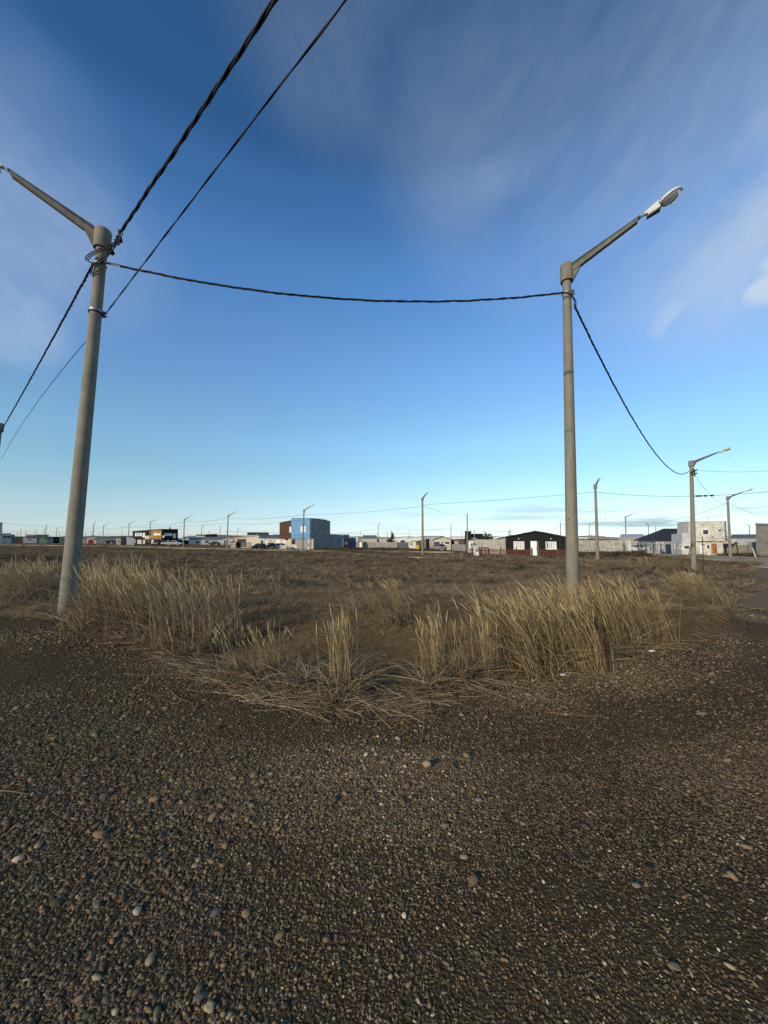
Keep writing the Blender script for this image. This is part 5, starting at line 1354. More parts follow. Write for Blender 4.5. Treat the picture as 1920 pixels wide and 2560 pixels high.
car(676, 100, 120, (.02, .018, .018), 'dark car between the black hatchback and the white one', 'suv')
car(707, 101, 12, (.68, .68, .66), 'white hatchback beside the beige ground floor of the blue house', 'hatch', 0)
car(1097, 88, 115, (.36, .33, .30), 'silver saloon in front of the cream gabled house', 'sedan')
car(1590, 76, 170, (.66, .66, .64), 'white saloon behind the black railings', 'sedan', 0)
car(274, 150, 175, (.015, .015, .018), 'black car in front of the long grey shed', 'sedan')
car(1828, 92, 10, (.03, .04, .07), 'dark car with a pale door seen over the low wall at the right', 'hatch')

# ---- middle left houses
b = Bld('fence', 'black sheet fence right of the black and ochre building', 445, 150, 474, 150, 'fence'); b.wall(W_BLACK, [(445, 1362), (445, 1350.5), (474, 1351), (474, 1362)], .15, 'sheet')
b.wall(mw('pale_green_post', (.38, .38, .28)), [(471.5, 1365), (471.5, 1353.5), (476, 1353.5), (476, 1365)], .6, 'gate_pillar', .3)
simple('house', 'white house with a grey window left of the pale long house', 472, 506, 1349, 1364, 150, W_SIDE, R_GREY, wins=[(488, 1352, 499, 1359)], drop=-.9)
simple('house', 'pale long house with a barred window behind the dark green saloon', 504, 556, 1349, 1363.5, 148, W_SIDE, R_GREY, wins=[(511.5, 1351, 522, 1357.5, M_PANE)], drop=-1.0)
b = simple('shed', 'pale shed with two black doorways right of the dark green saloon', 556, 586, 1347, 1364, 146, W_SIDE, R_GREY, gable=(568, 1343), doors=[(560, 1351, 562.5, 1363, M_DARKF), (564, 1351, 566, 1363, M_DARKF)], cat='shed', back=9)
b = simple('hall', 'white hall with a black gable panel behind the pale houses', 490, 543, 1338, 1358, 170, W_WHITE, R_GREY, yr=1335, cat='building', back=10)
b.rect(W_BLACK, 513, 1336, 543, 1345, .2, -.02, 'panel'); b.rect(W_RED, 491, 1336.2, 513, 1338.5, .25, 0, 'fascia')
simple('building', 'long low grey roofed building far behind the pale houses', 470, 600, 1340, 1356, 225, W_GREY2, R_GREY, cat='building')
simple('house', 'small house with a red roof behind the black fence', 459, 473, 1345.5, 1358, 160, W_WHITE, R_RED, gable=(466, 1343))
simple('shed', 'tiny white shed with an orange gable behind the wooden gate', 577, 590, 1356, 1366, 115, W_WHITE, W_BRICK, gable=(584, 1352.5), cat='shed', back=4)
# ---- low cream house with garage
b = Bld('house', 'low cream house with an open dark garage at its left end', 588, 118, 648, 112)
b.wall(W_CREAM, [(588, 1369), (588, 1346), (641, 1339.5), (648, 1339), (648, 1368.5)], 10)
b.roof(R_LIGHT, [(586.5, 1346.5), (648.5, 1338.6)], 10, .2, .4); b.rect(M_DARKF, 593, 1347.5, 615, 1367.5, .03, -.02, 'garage_opening')
c2 = Bld('house', 'low cream house with white doors behind the three parked cars', 648.2, 112, 721, 107.5)
c2.wall(W_BEIGE if 0 else W_CREAM, [(648.2, 1368.5), (648.2, 1345), (721, 1346.5), (721, 1370)], 6)
c2.roof(R_BLUE, [(647, 1345.2), (719, 1346.3)], 6, .15, .4, drop=-1.0)
c2.window(652, 1350.5, 658.5, 1360, fmat=W_GREY2); c2.door(M_WHITED, 662.5, 1350.5, 667.5, 1364); c2.door(M_WHITED, 691.5, 1350, 699.5, 1366); c2.window(707, 1351, 718, 1355.5, pane=M_PANEL)
for px in (674, 678.5): c2.window(px - 1.4, 1350, px + 1.4, 1354.5, fw=.05)
simple('house', 'dark solar panelled roof house behind the low cream house', 618, 672, 1337.5, 1356, 128, W_WHITE, R_DARK, yr=1337.5, drop=-.9, chim=(651, 1334, 1337))
# wooden gate of boards
def slat_fence(label, px0, px1, Y0, Y1, ytop, ybot, nrow, mat=M_WOODF):
    b = Bld('wooden_fence', label, px0, Y0, px1, Y1, 'fence'); 
    (u0, z1), (u1, _), (_, z0) = b.f.loc(px0, ytop), b.f.loc(px1, ytop), b.f.loc(px0, ybot)
    for k in range(nrow):
        z = z0 + .12 + (z1 - z0 - .2) * k / (nrow - 1); m = MB(); b.f.box(m, u0, z - .07, u1, z + .07, .03, 0); m.build('board', mat, b.root)
    for u in np.linspace(u0, u1, 4):
        m = MB(); b.f.box(m, u - .06, z0 - .3, u + .06, z1, -.002, -.1); m.build('fence_post', mat, b.root)
    return b
slat_fence('open boarded fence in front of the garage, right part', 616, 628, 95, 95, 1356, 1368, 4); slat_fence('open boarded fence in front of the garage, left part', 604, 615, 95, 95, 1356, 1368, 4)
slat_fence('low boarded fence between the shed and the low cream house', 573, 588, 108, 106, 1357, 1367, 3)

# ---- blue and brown house
b = Bld('two_storey_house', 'two storey house with a blue and a brown upper wall', 702, 107, 779.5, 99, 'house')
b.wall(W_BEIGE, [(720, 1373), (720, 1347), (783, 1347), (783, 1373.5)], .3, 'ground_floor_wall', 0)
b.wall(W_BROWN, [(702.5, 1345.5), (702.5, 1307.5), (733, 1301.5), (733, 1346)], .0, 'brown_upper_wall', .5, False)
b.wall(W_BLUE, [(732.7, 1346.3), (732.7, 1296.5), (779.3, 1296.5), (779.3, 1346.8)], .0, 'blue_upper_wall', .62, False)
b.wall(W_GREY, [(703, 1347), (703, 1308), (732, 1303), (732, 1347)], 5, 'rear_block', -.01, False); b.wall(W_GREY, [(733, 1347), (733, 1297.5), (779.2, 1297.5), (779.2, 1347)], 5.5, 'rear_block', -.01, False)
b.roof(R_DARK, [(702, 1307.4), (732.6, 1301.4)], 4.6, .08, .52); b.roof(R_DARK, [(732.5, 1296.4), (779.6, 1296.4)], 4.6, .08, .64)
b.f.a = b.f.a + b.f.n * .53; b.f.b = b.f.b + b.f.n * .53
b.window(724, 1317, 732.5, 1330.5, pane=M_PANEL, bars=(.5,), fw=.1)
b.f.a = b.f.a + b.f.n * .12; b.f.b = b.f.b + b.f.n * .12
b.window(751.5, 1316, 765, 1330, pane=M_PANEL, bars=(.5,), fw=.1)
m = MB(); 
b.f.a = b.f.a - b.f.n * .65; b.f.b = b.f.b - b.f.n * .65
b.window(729, 1348.5, 739, 1360, fmat=M_DARKF, bars=(.33, .66), hbars=(.5,), fw=.06); b.window(758.5, 1348.5, 770.5, 1360, pane=plain('yellowish_shutter', (.62, .52, .32)), hbars=(.2, .4, .6, .8), fw=.08); b.rect(M_DARKF, 748, 1349, 754, 1362, .04, 0, 'door')
b.rect(M_WHITEF, 733, 1366, 746, 1371, .5, .4, 'low_parapet')
c_ = Bld('two_storey_house', 'bare grey rendered side block of the blue house', 779.9, 99, 826, 104.6, 'house')
c_.wall(W_GREY, [(779.6, 1374), (779.6, 1296.8), (825.5, 1303), (825.5, 1372)], 6, 'wall'); c_.roof(R_DARK, [(779.3, 1296.9), (825.8, 1303)], 6, .06, .08)
c_.rect(W_GREY, 776.9, 1347, 780.2, 1296.9, .02, -.05, 'corner_return'); c_.rect(M_DARKM, 809.5, 1337, 813, 1340.5, .12, 0, 'vent'); c_.rect(M_STEEL, 770 + 10.5, 1338, 782.5, 1342, .1, 0, 'meter_box')
d_ = Bld('annex', 'low grey block annex right of the blue house', 825.9, 105, 857.5, 108.5, 'annex'); d_.wall(mw('bluish_block', (.22, .25, .28), var=.2), [(825.7, 1373), (825.7, 1335.5), (857.3, 1336.5), (857.3, 1371)], 6, 'wall')
m = MB(); (u0, z1), (u1, z0) = d_.f.loc(826, 1337), d_.f.loc(857, 1370)
for k in range(14):
    for j in range(12):
        uu = u0 + .1 + (u1 - u0 - .3) / 12 * (j + .5 * (k % 2)); zz = z0 + (z1 - z0) / 14 * k; d_.f.box(m, uu, zz + .02, uu + (u1 - u0 - .3) / 12 - .03, zz + (z1 - z0) / 14 - .02, .02, -.01)
tag(m.build('blocks', mw('block_face', (.25, .28, .31), var=.2), d_.root), kind='stuff')
m = MB(); p_ = c_.f.pt(-.6, gzf(c_.f.a.x, c_.f.a.y), 1.2)
meter = Bld('meter_post', 'thin meter post in front of the grey side of the blue house', 769.5, 86, 773, 86, 'post')
meter.wall(M_WHITEF, [(770, 1375), (770, 1347), (772.3, 1347), (772.3, 1375)], .2, 'post'); meter.rect(M_STEEL, 769, 1358, 773, 1366, .1, -.05, 'meter_box')

# ---- centre
b = simple('shed', 'brick shed with a bluish roof right of the blue house', 858, 873, 1346, 1369, 112, W_BRICK, R_BLUE, yr=1346, cat='shed', back=6, wins=[(862, 1354, 869, 1361, M_PANEL)], drop=-1.1)
simple('shed', 'purple walled shed joined to the brick shed', 873, 889.5, 1352, 1369, 112, W_PURP, R_BLUE, cat='shed', back=6, drop=-.9)
b = Bld('yard_fence', 'grey sheet fence with a white door and a dark green gate', 889.5, 112, 917, 110, 'fence'); b.wall(W_GREY, [(889.5, 1369), (889.5, 1354.5), (917, 1354.5), (917, 1369)], .15, 'sheet'); b.door(M_WHITED, 900, 1356, 904.5, 1368, handle=False); b.rect(W_GREEN, 907, 1354.5, 916.5, 1369, .08, 0, 'gate')
simple('building', 'tall blank cream building behind the green gate', 907, 942, 1346, 1366, 125, W_CREAM, R_GREY, cat='building', drop=-1)
simple('building', 'grey roofed building behind the tall cream one', 905, 941, 1342.5, 1360, 150, W_GREY2, R_BLUE, cat='building')
simple('house', 'white house with a dark roof edge behind the textured wall', 948, 972, 1346.5, 1362, 150, W_SIDE, R_DARK, wins=[(953, 1349, 957, 1353), (963, 1349, 967, 1353)])
simple('house', 'blue grey house left of the red and white bungalow', 972, 981, 1346, 1362, 152, mw('blue_wall', (.12, .17, .28)), R_DARK)
b = simple('house', 'red and white bungalow behind the dark grey panel fence', 982, 1015, 1347, 1362, 145, W_WHITE, R_RED, wins=[]); b.rect(W_RED, 991, 1348.5, 996.5, 1356, .08, 0, 'panel'); b.rect(W_RED, 1001, 1348, 1009, 1356, .08, 0, 'panel'); b.rect(M_PANE, 984, 1350, 988, 1355, .06, 0, 'pane')
# textured concrete wall: bays
b = Bld('concrete_wall', 'pale textured concrete wall of three bays at the centre', 920.5, 108, 991, 104, 'wall')
mtx, n_, l_, b_ = mat_new('textured_concrete'); co_ = n_.new('ShaderNodeNewGeometry').outputs['Position']; vv = n_.new('ShaderNodeTexVoronoi'); vv.inputs['Scale'].default_value = 2.6; l_.new(co_, vv.inputs['Vector'])
l_.new(mixc(n_, l_, mrange(n_, l_, vv.outputs['Distance'], .1, .5), (.42, .39, .33), (.23, .21, .18)), b_.inputs['Base Color']); bump(n_, l_, b_, vv.outputs['Distance'], .8, .1); b_.inputs['Roughness'].default_value = .9
for i, (x0, x1) in enumerate(((920.5, 944), (944.4, 968), (968.4, 990.5))): b.rect(mtx, x0, 1355.5, x1, 1374, 0, -.2, 'wall_bay')
for x in (944.2, 968.2, 990.7): b.rect(W_CREAM, x - .7, 1355, x + .7, 1374, .12, -.25, 'pillar')
b = Bld('panel_fence', 'dark slate coloured panel fence right of the textured wall', 991.5, 104, 1021, 103, 'fence'); b.wall(W_SLATE, [(991.5, 1372), (991.5, 1355.5), (1021, 1355.5), (1021, 1372)], .15, 'sheet')
simple('house', 'small white house with a grey window left of the yellow bin', 1023, 1041, 1356, 1371, 100, W_WHITE, R_LIGHT, gable=(1033, 1352), wins=[(1024.5, 1357.5, 1031, 1363)], back=6)
simple('shed', 'dark mud coloured shed with a sloping roof behind the yellow bin', 1040, 1062, 1354, 1372, 98, W_MAUD, R_GREY, yr=1350, cat='shed', back=6)
simple('kiosk', 'black boxy shed right of the centre lamp post', 1064, 1073.5, 1348.5, 1371, 92, W_BLACK, R_DARK, cat='shed', back=3)
simple('building', 'long grey industrial building behind the cream gabled house', 1055, 1110, 1340.5, 1366, 118, W_GREY2, R_LIGHT, cat='building', back=14)
b = simple('house', 'cream gabled house with two grey windows and the silver car', 1085, 1127, 1349, 1373, 94, W_CREAM, R_DARK, gable=(1106.5, 1342), wins=[(1087.5, 1353.5, 1100, 1361), (1112, 1353.5, 1124, 1361)], doors=[(1103, 1353.5, 1107.5, 1367, M_WOODF)], back=9)
slat_fence('yellowish boarded fence left of the cream gabled house', 1074, 1084, 92, 92, 1359, 1370, 6, mw('yellow_wood', (.42, .35, .22)))
b = Bld('house', 'dark low house between the cream gabled house and the black block', 1128, 96, 1160, 92, 'house'); b.wall(W_MAUD, [(1128, 1372), (1128, 1350), (1160, 1350), (1160, 1373)], 6); b.roof(R_DARK, [(1127, 1350), (1161, 1349)], 6, .15); b.rect(W_PINK, 1136, 1352, 1146, 1361, .05, 0, 'panel')
b = Bld('yard_fence', 'grey yard fence left of the tall bare post', 1129, 90, 1163, 84, 'fence'); b.wall(W_GREY, [(1129, 1373), (1129, 1361), (1163, 1361), (1163, 1375)], .15, 'sheet')
# yellow bin
b = Bld('waste_bin', 'bright yellow box shaped bin standing in the field', 1040, 88, 1047.6, 88, 'bin')
MY = plain('yellow_plastic', (.62, .42, .01), .5); b.wall(MY, [(1040.4, 1372.5), (1040, 1364), (1047.6, 1364), (1047.2, 1372.5)], .8, 'body', ground=False); b.rect(MY, 1039.6, 1362.6, 1048, 1364.1, .04, -.84, 'lid')
for x in (1041, 1046.4): b.rect(M_DARKM, x, 1372.4, x + .9, 1374.8, -.02, -.3, 'leg')
# black block building
simple('tower_block', 'tall black boxy building behind the tall bare post', 1162, 1178, 1329, 1366, 100, W_BLACK, R_DARK, cat='building', back=5)
simple('building', 'long black flat roofed building above the block wall', 1178, 1208, 1335.5, 1366, 102, W_BLACK, R_DARK, cat='building', back=6)
simple('shed', 'small white shed with a rounded top left of the block wall', 1171, 1190, 1352, 1376, 74, W_WHITE, R_LIGHT, yr=1352, cat='shed', back=3, wins=[(1176.5, 1357, 1182.5, 1367, M_PANE)])
b = Bld('crate', 'light brown box on top of the block wall', 1179.5, 76, 1191.5, 76, 'box'); b.rect(M_WOODF, 1179.5, 1344, 1191.5, 1349, .3, -.3, 'box')
def bushes(label, px, Y, h, w, seed):
    r_ = pix_ray(px, 1350); x = r_.x / r_.y * Y; g = np.random.default_rng(seed); n = 500
    root = thing('bush', label, 'bush', (x, Y, gzf(x, Y)))
    c = g.normal(0, 1, (n, 3)); c /= np.linalg.norm(c, axis=1, keepdims=True); c *= g.uniform(.3, 1, (n, 1)) ** .5
    c = c * [w, w * .7, h * .5] * (1 + .3 * np.sin(c[:, :1] * 5 + seed)) + [x, Y, gzf(x, Y) + h * .55]
    d = g.normal(0, 1, (n, 4, 3)) * .16; V = (c[:, None, :] + d).reshape(-1, 3)
    tag(obj_np('foliage', V, np.arange(n * 4).reshape(n, 4), M_SCRUB, root, g.random(n * 4)), kind='stuff')
    m = MB()
    for k in range(4): m.tube([(x, Y, gzf(x, Y) - .1), (x + g.normal(0, w * .3), Y + g.normal(0, .3), gzf(x, Y) + h * .7)], [.07, .02], 5)
    m.build('stem', M_SCRUB, root)
bushes('dark tree tops right of the black building, left one', 1213, 105, 3.9, 1.0, 1); bushes('dark tree tops right of the black building, right one', 1226, 106, 3.7, 1.5, 2)
bushes('slim dark tree above the textured concrete wall', 981, 150, 5.2, .7, 3); bushes('dark bush behind the long low cream building', 975, 140, 2.5, 1.2, 4)

# ---- block walls: real blocks in courses
def block_wall(label, pxL, Y0, pxR, Y1, ytopL, ytopR, course=.20, length=.40, cap=True, pillars=()):
    b = Bld('block_wall', label, pxL, Y0, pxR, Y1, 'wall'); f = b.f
    zt0 = f.loc(pxL, ytopL)[1]; zt1 = f.loc(pxR, ytopR)[1]; m = MB()
    m.prism([f.pt(0, f.z0, -.03), f.pt(0, zt0 - .03, -.03), f.pt(f.w, zt1 - .03, -.03), f.pt(f.w, f.z0, -.03)], -f.n * .14); m.build('mortar', mw('mortar_' + label[-5:], (.13, .12, .10)), b.root)
    mats = [mw('block_a', (.46, .43, .35), var=.1), mw('block_b', (.38, .35, .29), var=.1), mw('block_c', (.52, .49, .41), var=.1)]
    ms = [MB(), MB(), MB()]; nc = int((min(zt0, zt1) - f.z0) / course)
    for k in range(nc):
        z0 = min(zt0, zt1) - (k + 1) * course; u = -(k % 2) * length / 2
        while u < f.w:
            a = max(u, 0); e = min(u + length, f.w)
            if e - a > .08: f.box(ms[rnd.choice((0, 0, 1, 2))], a + .012, z0 + .012, e - .012, z0 + course - .012, rnd.uniform(-.005, .012), -.1)
            u += length
    for mm_, mt in zip(ms, mats): tag(mm_.build('blocks', mt, b.root), kind='stuff')
    for u in pillars: mp2 = MB(); f.box(mp2, u - .15, f.z0, u + .15, max(zt0, zt1) + .03, .06, -.22); mp2.build('pillar', mats[0], b.root)
    m = MB(); m.prism([f.pt(-.02, zt0 - .0, .04), f.pt(-.02, zt0 + .1, .04), f.pt(f.w + .02, zt1 + .1, .04), f.pt(f.w + .02, zt1, .04)], -f.n * .24); m.build('coping', mats[1], b.root)
    return b
block_wall('concrete block wall between the white shed and the black gabled house', 1188, 68, 1264, 64, 1350, 1350)
bw = block_wall('long concrete block wall right of the right foreground post', 1404, 63, 1572, 61, 1352.2, 1352, pillars=(1.5, 4.6, 7.8))
bw.rect(mw('corner_pillar', (.58, .56, .50)), 1566.5, 1351, 1577, 1390, .3, -.3, 'end_pillar')

# ---- black gabled house
b = Bld('gabled_house', 'black gabled house with white windows behind the red picket fence', 1264.5, 60.2, 1413, 56, 'house')
b.wall(W_BLACK, [(1265, 1388), (1265, 1343.6), (1338.5, 1329.5), (1412, 1343.6), (1412, 1388)], 11, 'wall')
b.roof(R_DARK, [(1259, 1344.8), (1338.5, 1328.6), (1418, 1344.8)], 11, .1, .35)
mb_ = MB(); f = b.f
(u0, zl), (u1, zh) = f.loc(1265, 1386), f.loc(1412, 1331)
pk_u, pk_z = f.loc(1338.5, 1329.5); e_z = f.loc(1265, 1343.6)[1]
for k in range(int((u1 - u0) / .30)):
    u = u0 + .3 * k + .06; zt = e_z + (pk_z - e_z) * (1 - abs(u - pk_u) / (u1 - u0) * 2) - .12
    mm = MB(); f.box(mm, u, zl, u + .06, zt, .028, -.01); mm.build('batten', W_BLACK, b.root)
b.window(1284, 1353.5, 1311, 1373, bars=(.3,), pane=M_PANEL, fw=.1); b.window(1364, 1354, 1391.5, 1373, bars=(.72,), pane=M_PANEL, fw=.1)
b.rect(M_DARKF, 1366.5, 1356, 1370, 1371, .05, .026, 'curtain_gap')
b.door(M_WHITED, 1327.5, 1353.8, 1342, 1389, handle=False); b.rect(M_DARKF, 1343.5, 1354.5, 1346.3, 1387, .09, 0, 'side_light'); b.rect(M_WHITEF, 1346.3, 1353.5, 1347.6, 1389, .1, 0, 'frame_post')
b.rect(W_RED, 1340.2, 1366, 1341.2, 1376, .1, .05, 'door_pull')
for x in (1297, 1377.5):
    (u, z) = f.loc(x, 1347); m = MB(); m.tube([f.pt(u, z, 0), f.pt(u, z, .12)], .09, 8); m.build('wall_lamp', M_LAMPW, b.root)
m = MB(); (u, z) = f.loc(1330, 1391); f.box(m, f.loc(1327, 1391)[0], f.z0 - .2, f.loc(1350, 1391)[0], f.loc(1340, 1389)[1], 1.6, .0); m.build('door_step', M_WALK, b.root)
for x, t in ((1268, 1326), (1270.8, 1322)): b.chimney(M_STEEL, x, t, 1343, 1.5, .05, 'vent_pipe')
b.chimney(M_DARKM, 1301, 1331, 1338, 3, .1)
simple('house', 'dark low roof rising behind the left end of the black gabled house', 1238, 1282, 1349, 1370, 76, W_GREY, R_DARK, yr=1338, back=7)
simple('tank', 'pale rounded water tank behind the block wall', 1233, 1247, 1343, 1358, 90, W_WHITE, R_LIGHT, gable=(1240, 1340), cat='tank', back=2)
simple('house', 'low dark roof right behind the black gabled house', 1440, 1460, 1349, 1370, 80, W_TAN, R_DARK)

# ---- red picket fence, each picket its own
M_PICK = mw('red_stained_wood', (.125, .042, .026), streak=False, var=.3, scale=8); M_PICKP = mw('brown_post_wood', (.12, .055, .035), streak=False)
def picket_fence(label, px0, px1, Y0, Y1, ytop, ybot, sections, pitch=.165):
    b = Bld('picket_fence', label, px0, Y0, px1, Y1, 'fence'); f = b.f
    zb, zt = f.loc(px0, ybot)[1], f.loc(px0, ytop)[1]; h = zt - zb
    mb2 = MB(); w = .042; d = .02
    mb2.prism([(-w, 0, 0), (w, 0, 0), (w, 0, h - .05), (0, 0, h), (-w, 0, h - .05)], (0, d, 0)); me = mb2.mesh('picket', M_PICK)
    ang_ = math.atan2(f.t.y, f.t.x); u = .1; i = 0; root_l = Vector(b.root.location)
    while u < f.w - .05:
        o = bpy.data.objects.new('picket', me); COL.objects.link(o); o.parent = b.root
        q = f.pt(u, zb + rnd.uniform(-.03, .03), .03); o.location = q - root_l; o.rotation_euler = (0, rnd.gauss(0, .02), ang_); u += pitch
    for zz in (zb + h * .22, zb + h * .75):
        m = MB(); f.box(m, 0, zz - .04, f.w, zz + .04, -.0, -.05); m.build('rail', M_PICK, b.root)
    for px, extra in sections:
        u = f.loc(px, ytop)[0]; m = MB(); f.box(m, u - .09, zb - .3, u + .09, zt + extra, .052, -.12); m.build('fence_post', M_PICKP, b.root)
    return b
pfc = picket_fence('red picket fence left of the white front door', 1189, 1331, 57.5, 54.6, 1371.5, 1390.2, [(1199, .25), (1222, .1), (1252, .22), (1291, .2), (1330, .2)])
picket_fence('red picket fence right of the white front door', 1350, 1416, 54.0, 52.6, 1372.5, 1392.5, [(1351, .1), (1394, .1)])
picket_fence('short red picket fence at the foot of the tall bare post', 1172, 1188, 58.2, 57.6, 1370.5, 1388, [(1180, .15)])
g_ = pfc.f; m = MB(); 
for k in range(5):
    g_.box(m, g_.loc(1203 + k * 4, 1371)[0], g_.loc(1200, 1389)[1], g_.loc(1203 + k * 4 + 2, 1371)[0], g_.loc(1200, 1368.5)[1], .12, .08)
g_.box(m, g_.loc(1202, 1371)[0], g_.loc(1200, 1370.5)[1], g_.loc(1221, 1371)[0], g_.loc(1200, 1367.8)[1], .14, .07); m.build('gate', M_PICKP, pfc.root)
b = Bld('meter_box', 'white meter box at the foot of the grey post by the red fence', 1189.8, 55, 1196.5, 55, 'box'); b.rect(M_WHITEF, 1189.8, 1380, 1196.4, 1388.8, .15, -.15, 'box')
b = Bld('meter_post', 'light grey meter post at the left end of the red fence', 1184.5, 55.3, 1188, 55.3, 'post'); b.rect(M_LAMPW, 1184.6, 1363, 1187.6, 1389, .12, -.12, 'post'); b.rect(M_STEEL, 1183, 1357, 1189, 1364, .16, -.14, 'meter_box'); m = MB(); f2 = b.f; m.tube([f2.pt(.1, f2.loc(1186, 1364)[1], 0), f2.pt(.1, f2.loc(1186, 1326)[1], 0)], .05, 6); m.build('conduit', M_STEEL, b.root)
b = Bld('kerb_slab', 'pale concrete slab edge at the foot of the tall bare post', 1150, 53.5, 1179, 53.5, 'slab'); b.rect(M_WALK, 1151, 1391.3, 1178.5, 1393.2, .3, -.5, 'slab')

# ---- right side
b = simple('building', 'cream workshop with a pale roof over the right end of the block wall', 1550, 1611, 1345.5, 1380, 92, W_TAN, R_LIGHT, cat='building', back=10, wins=[(1590, 1347.5, 1597, 1353), (1600, 1348, 1607, 1354)], drop=-1.0); b.rect(M_WHITEF, 1581, 1363, 1586, 1369, .1, 0, 'panel')
b = Bld('building', 'dark flat roof line behind the block wall', 1462, 100, 1545, 100, 'building'); b.wall(W_GREY, [(1467, 1372), (1467, 1349.2), (1542, 1349.5), (1542, 1372)], 8); b.roof(R_DARK, [(1466, 1349.3), (1543, 1349)], 8, .15)
# black railings on a low plinth
b = Bld('railing', 'black metal railings and gate on a low concrete plinth', 1586, 72, 1662, 69, 'railing'); f = b.f
b.rect(W_GREY2, 1613, 1376, 1655, 1384, 0, -.2, 'plinth')
(_, zb), (_, zt) = f.loc(1600, 1378), f.loc(1600, 1359)
u = f.loc(1594, 1370)[0]; ue = f.loc(1661, 1370)[0]; k = 0
while u < ue:
    m = MB(); f.box(m, u - .025, zb - .1, u + .025, zt + (.25 if k % 5 == 0 else 0), .02, -.03); m.build('bar', M_DARKM, b.root); u += .22; k += 1
for zz in (zb + .15, zt - .2): m = MB(); f.box(m, f.loc(1594, 1370)[0], zz - .03, ue, zz + .03, -.031, -.06); m.build('rail', M_DARKM, b.root)
for px in (1597, 1604, 1615, 1634, 1652): uu = f.loc(px, 1370)[0]; m = MB(); f.box(m, uu - .10, f.z0, uu + .10, f.loc(px, 1357.5)[1], .1, -.1); m.build('gate_post', M_DARKM, b.root)
# hip roofed house
b = Bld('house', 'pale house with a wide dark hip roof left of the white two storey house', 1638, 73, 1700, 72, 'house')
b.wall(W_SIDE, [(1641, 1382), (1641, 1352.5), (1700, 1352.5), (1700, 1384)], 9); f = b.f
(ua, za), (ub, zb2), (uc, zc2) = f.loc(1635, 1352), f.loc(1702, 1352), f.loc(1712, 1327)
m = MB(); e = [f.pt(ua, za, .5), f.pt(ub + 1.5, zb2, .5), f.pt(ub + 1.5, zb2, -10), f.pt(ua, za, -10)]; rdg = [f.pt(ub - 1.0, za + 2.3, -4.2), f.pt(ub + 1.5, za + 2.3, -4.2)]
up = Vector((0, 0, .15)); m.add([p for p in e] + [p + up for p in e] + [r_ + up for r_ in rdg], [(3, 2, 1, 0), (0, 1, 5, 4), (1, 2, 6, 5), (2, 3, 7, 6), (3, 0, 4, 7), (4, 5, 9, 8), (6, 7, 8, 9), (7, 4, 8), (5, 6, 9)]); m.build('roof', R_DARK, b.root)
b.window(1648, 1359, 1654, 1372, pane=M_PANE)
b = Bld('gate', 'dark blue gate under a concrete lintel left of the white house', 1660, 66.5, 1680, 65.6, 'gate'); b.rect(mw('dark_blue_sheet', (.02, .035, .06)), 1664, 1360.5, 1678, 1383, -.05, -.12, 'gate_leaf'); b.rect(W_GREY, 1661, 1353.5, 1679, 1360.4, .05, -.3, 'lintel'); b.rect(W_GREY, 1660.5, 1353.5, 1664, 1382, .04, -.25, 'gate_pillar')
# white two storey house (three walls facing different ways)
b = Bld('corner_house', 'white rendered two storey house with an orange door', 1678, 66, 1812, 58, 'house')
b.f = Face(1716, 60.2, 1812, 58.7); f = b.f
W1 = W_PALE
b.wall(W1, [(1740, 1386.5), (1740, 1353.5), (1807.5, 1353.5), (1808, 1388)], 3.4, 'ground_floor_wall')
b.wall(W1, [(1717, 1352.8), (1717, 1305), (1811, 1304.2), (1812, 1352.5)], 3.5, 'upper_storey', .55, False)
b.wall(W1, [(1716, 1386), (1716, 1353), (1741, 1353), (1741, 1386)], 3.4, 'side_wall', .3)
b.roof(R_LIGHT, [(1717, 1304.8), (1811.2, 1304)], 2.9, .05, .57)
f.a = f.a + f.n * .56; f.b = f.b + f.n * .56
b.window(1754, 1322.7, 1773.5, 1338, fw=.14); b.window(1792.5, 1323, 1805.5, 1330.5, fw=.1); b.rect(M_DARKM, 1779, 1341, 1782.5, 1343.8, .04, -.02, 'vent_hole')
b.rect(W1, 1717, 1316.2, 1811.4, 1316.9, .05, -.02, 'string_course', label='thin ledge line below the parapet')
b.rect(M_DARKM, 1773, 1346.6, 1812, 1347.1, .03, -.02, 'cable_run')
f.a = f.a - f.n * .56; f.b = f.b - f.n * .56
b.window(1765, 1360.5, 1775.5, 1373.5, fw=.1); b.door(M_ORANGE, 1781, 1359.5, 1791.5, 1384, M_WOODF); b.window(1794.2, 1360, 1799.8, 1372, fw=.07)
(u0, z0), (u1, z1) = f.loc(1776.8, 1352), f.loc(1777.5, 1388); m = MB(); m.tube([f.pt(u0, z0, .1), f.pt(u0, z1, .1)], .04, 6); m.build('drain_pipe', M_STEEL, b.root)
# peeling white door left
b.rect(M_WHITED, 1746, 1360, 1755.5, 1384, .35, .28, 'door', label='white door with peeling paint')
m = MB(); u, z = f.loc(1787, 1304.5); m.tube([f.pt(u, z, -2), f.pt(u, z + 1.1, -2)], .025, 5); m.build('aerial', M_DARKM, b.root)
(u0, z0), (u1, z1) = f.loc(1811, 1347.5), f.loc(1834, 1353); m = MB(); f.box(m, u0, z0, u1, z1, .5, -.4); m.build('projecting_beam', W1, b.root)
c_ = Bld('corner_house_wing', 'low pale wing of the white house with dark windows on two sides', 1678.5, 63.8, 1704.7, 60, 'house')
c_.wall(W_SIDE, [(1678.5, 1385), (1678.5, 1335.5), (1704.7, 1333.5), (1704.7, 1386.5)], 1.3, 'shaded_wall')  # shade put into the colour: greyer render than on the sunlit front
c_.window(1681, 1360, 1687, 1373, fw=.1); c_.window(1699, 1360, 1704, 1373, fw=.1)
c_.f = Face(1704.8, 60, 1732, 59.57); f = c_.f
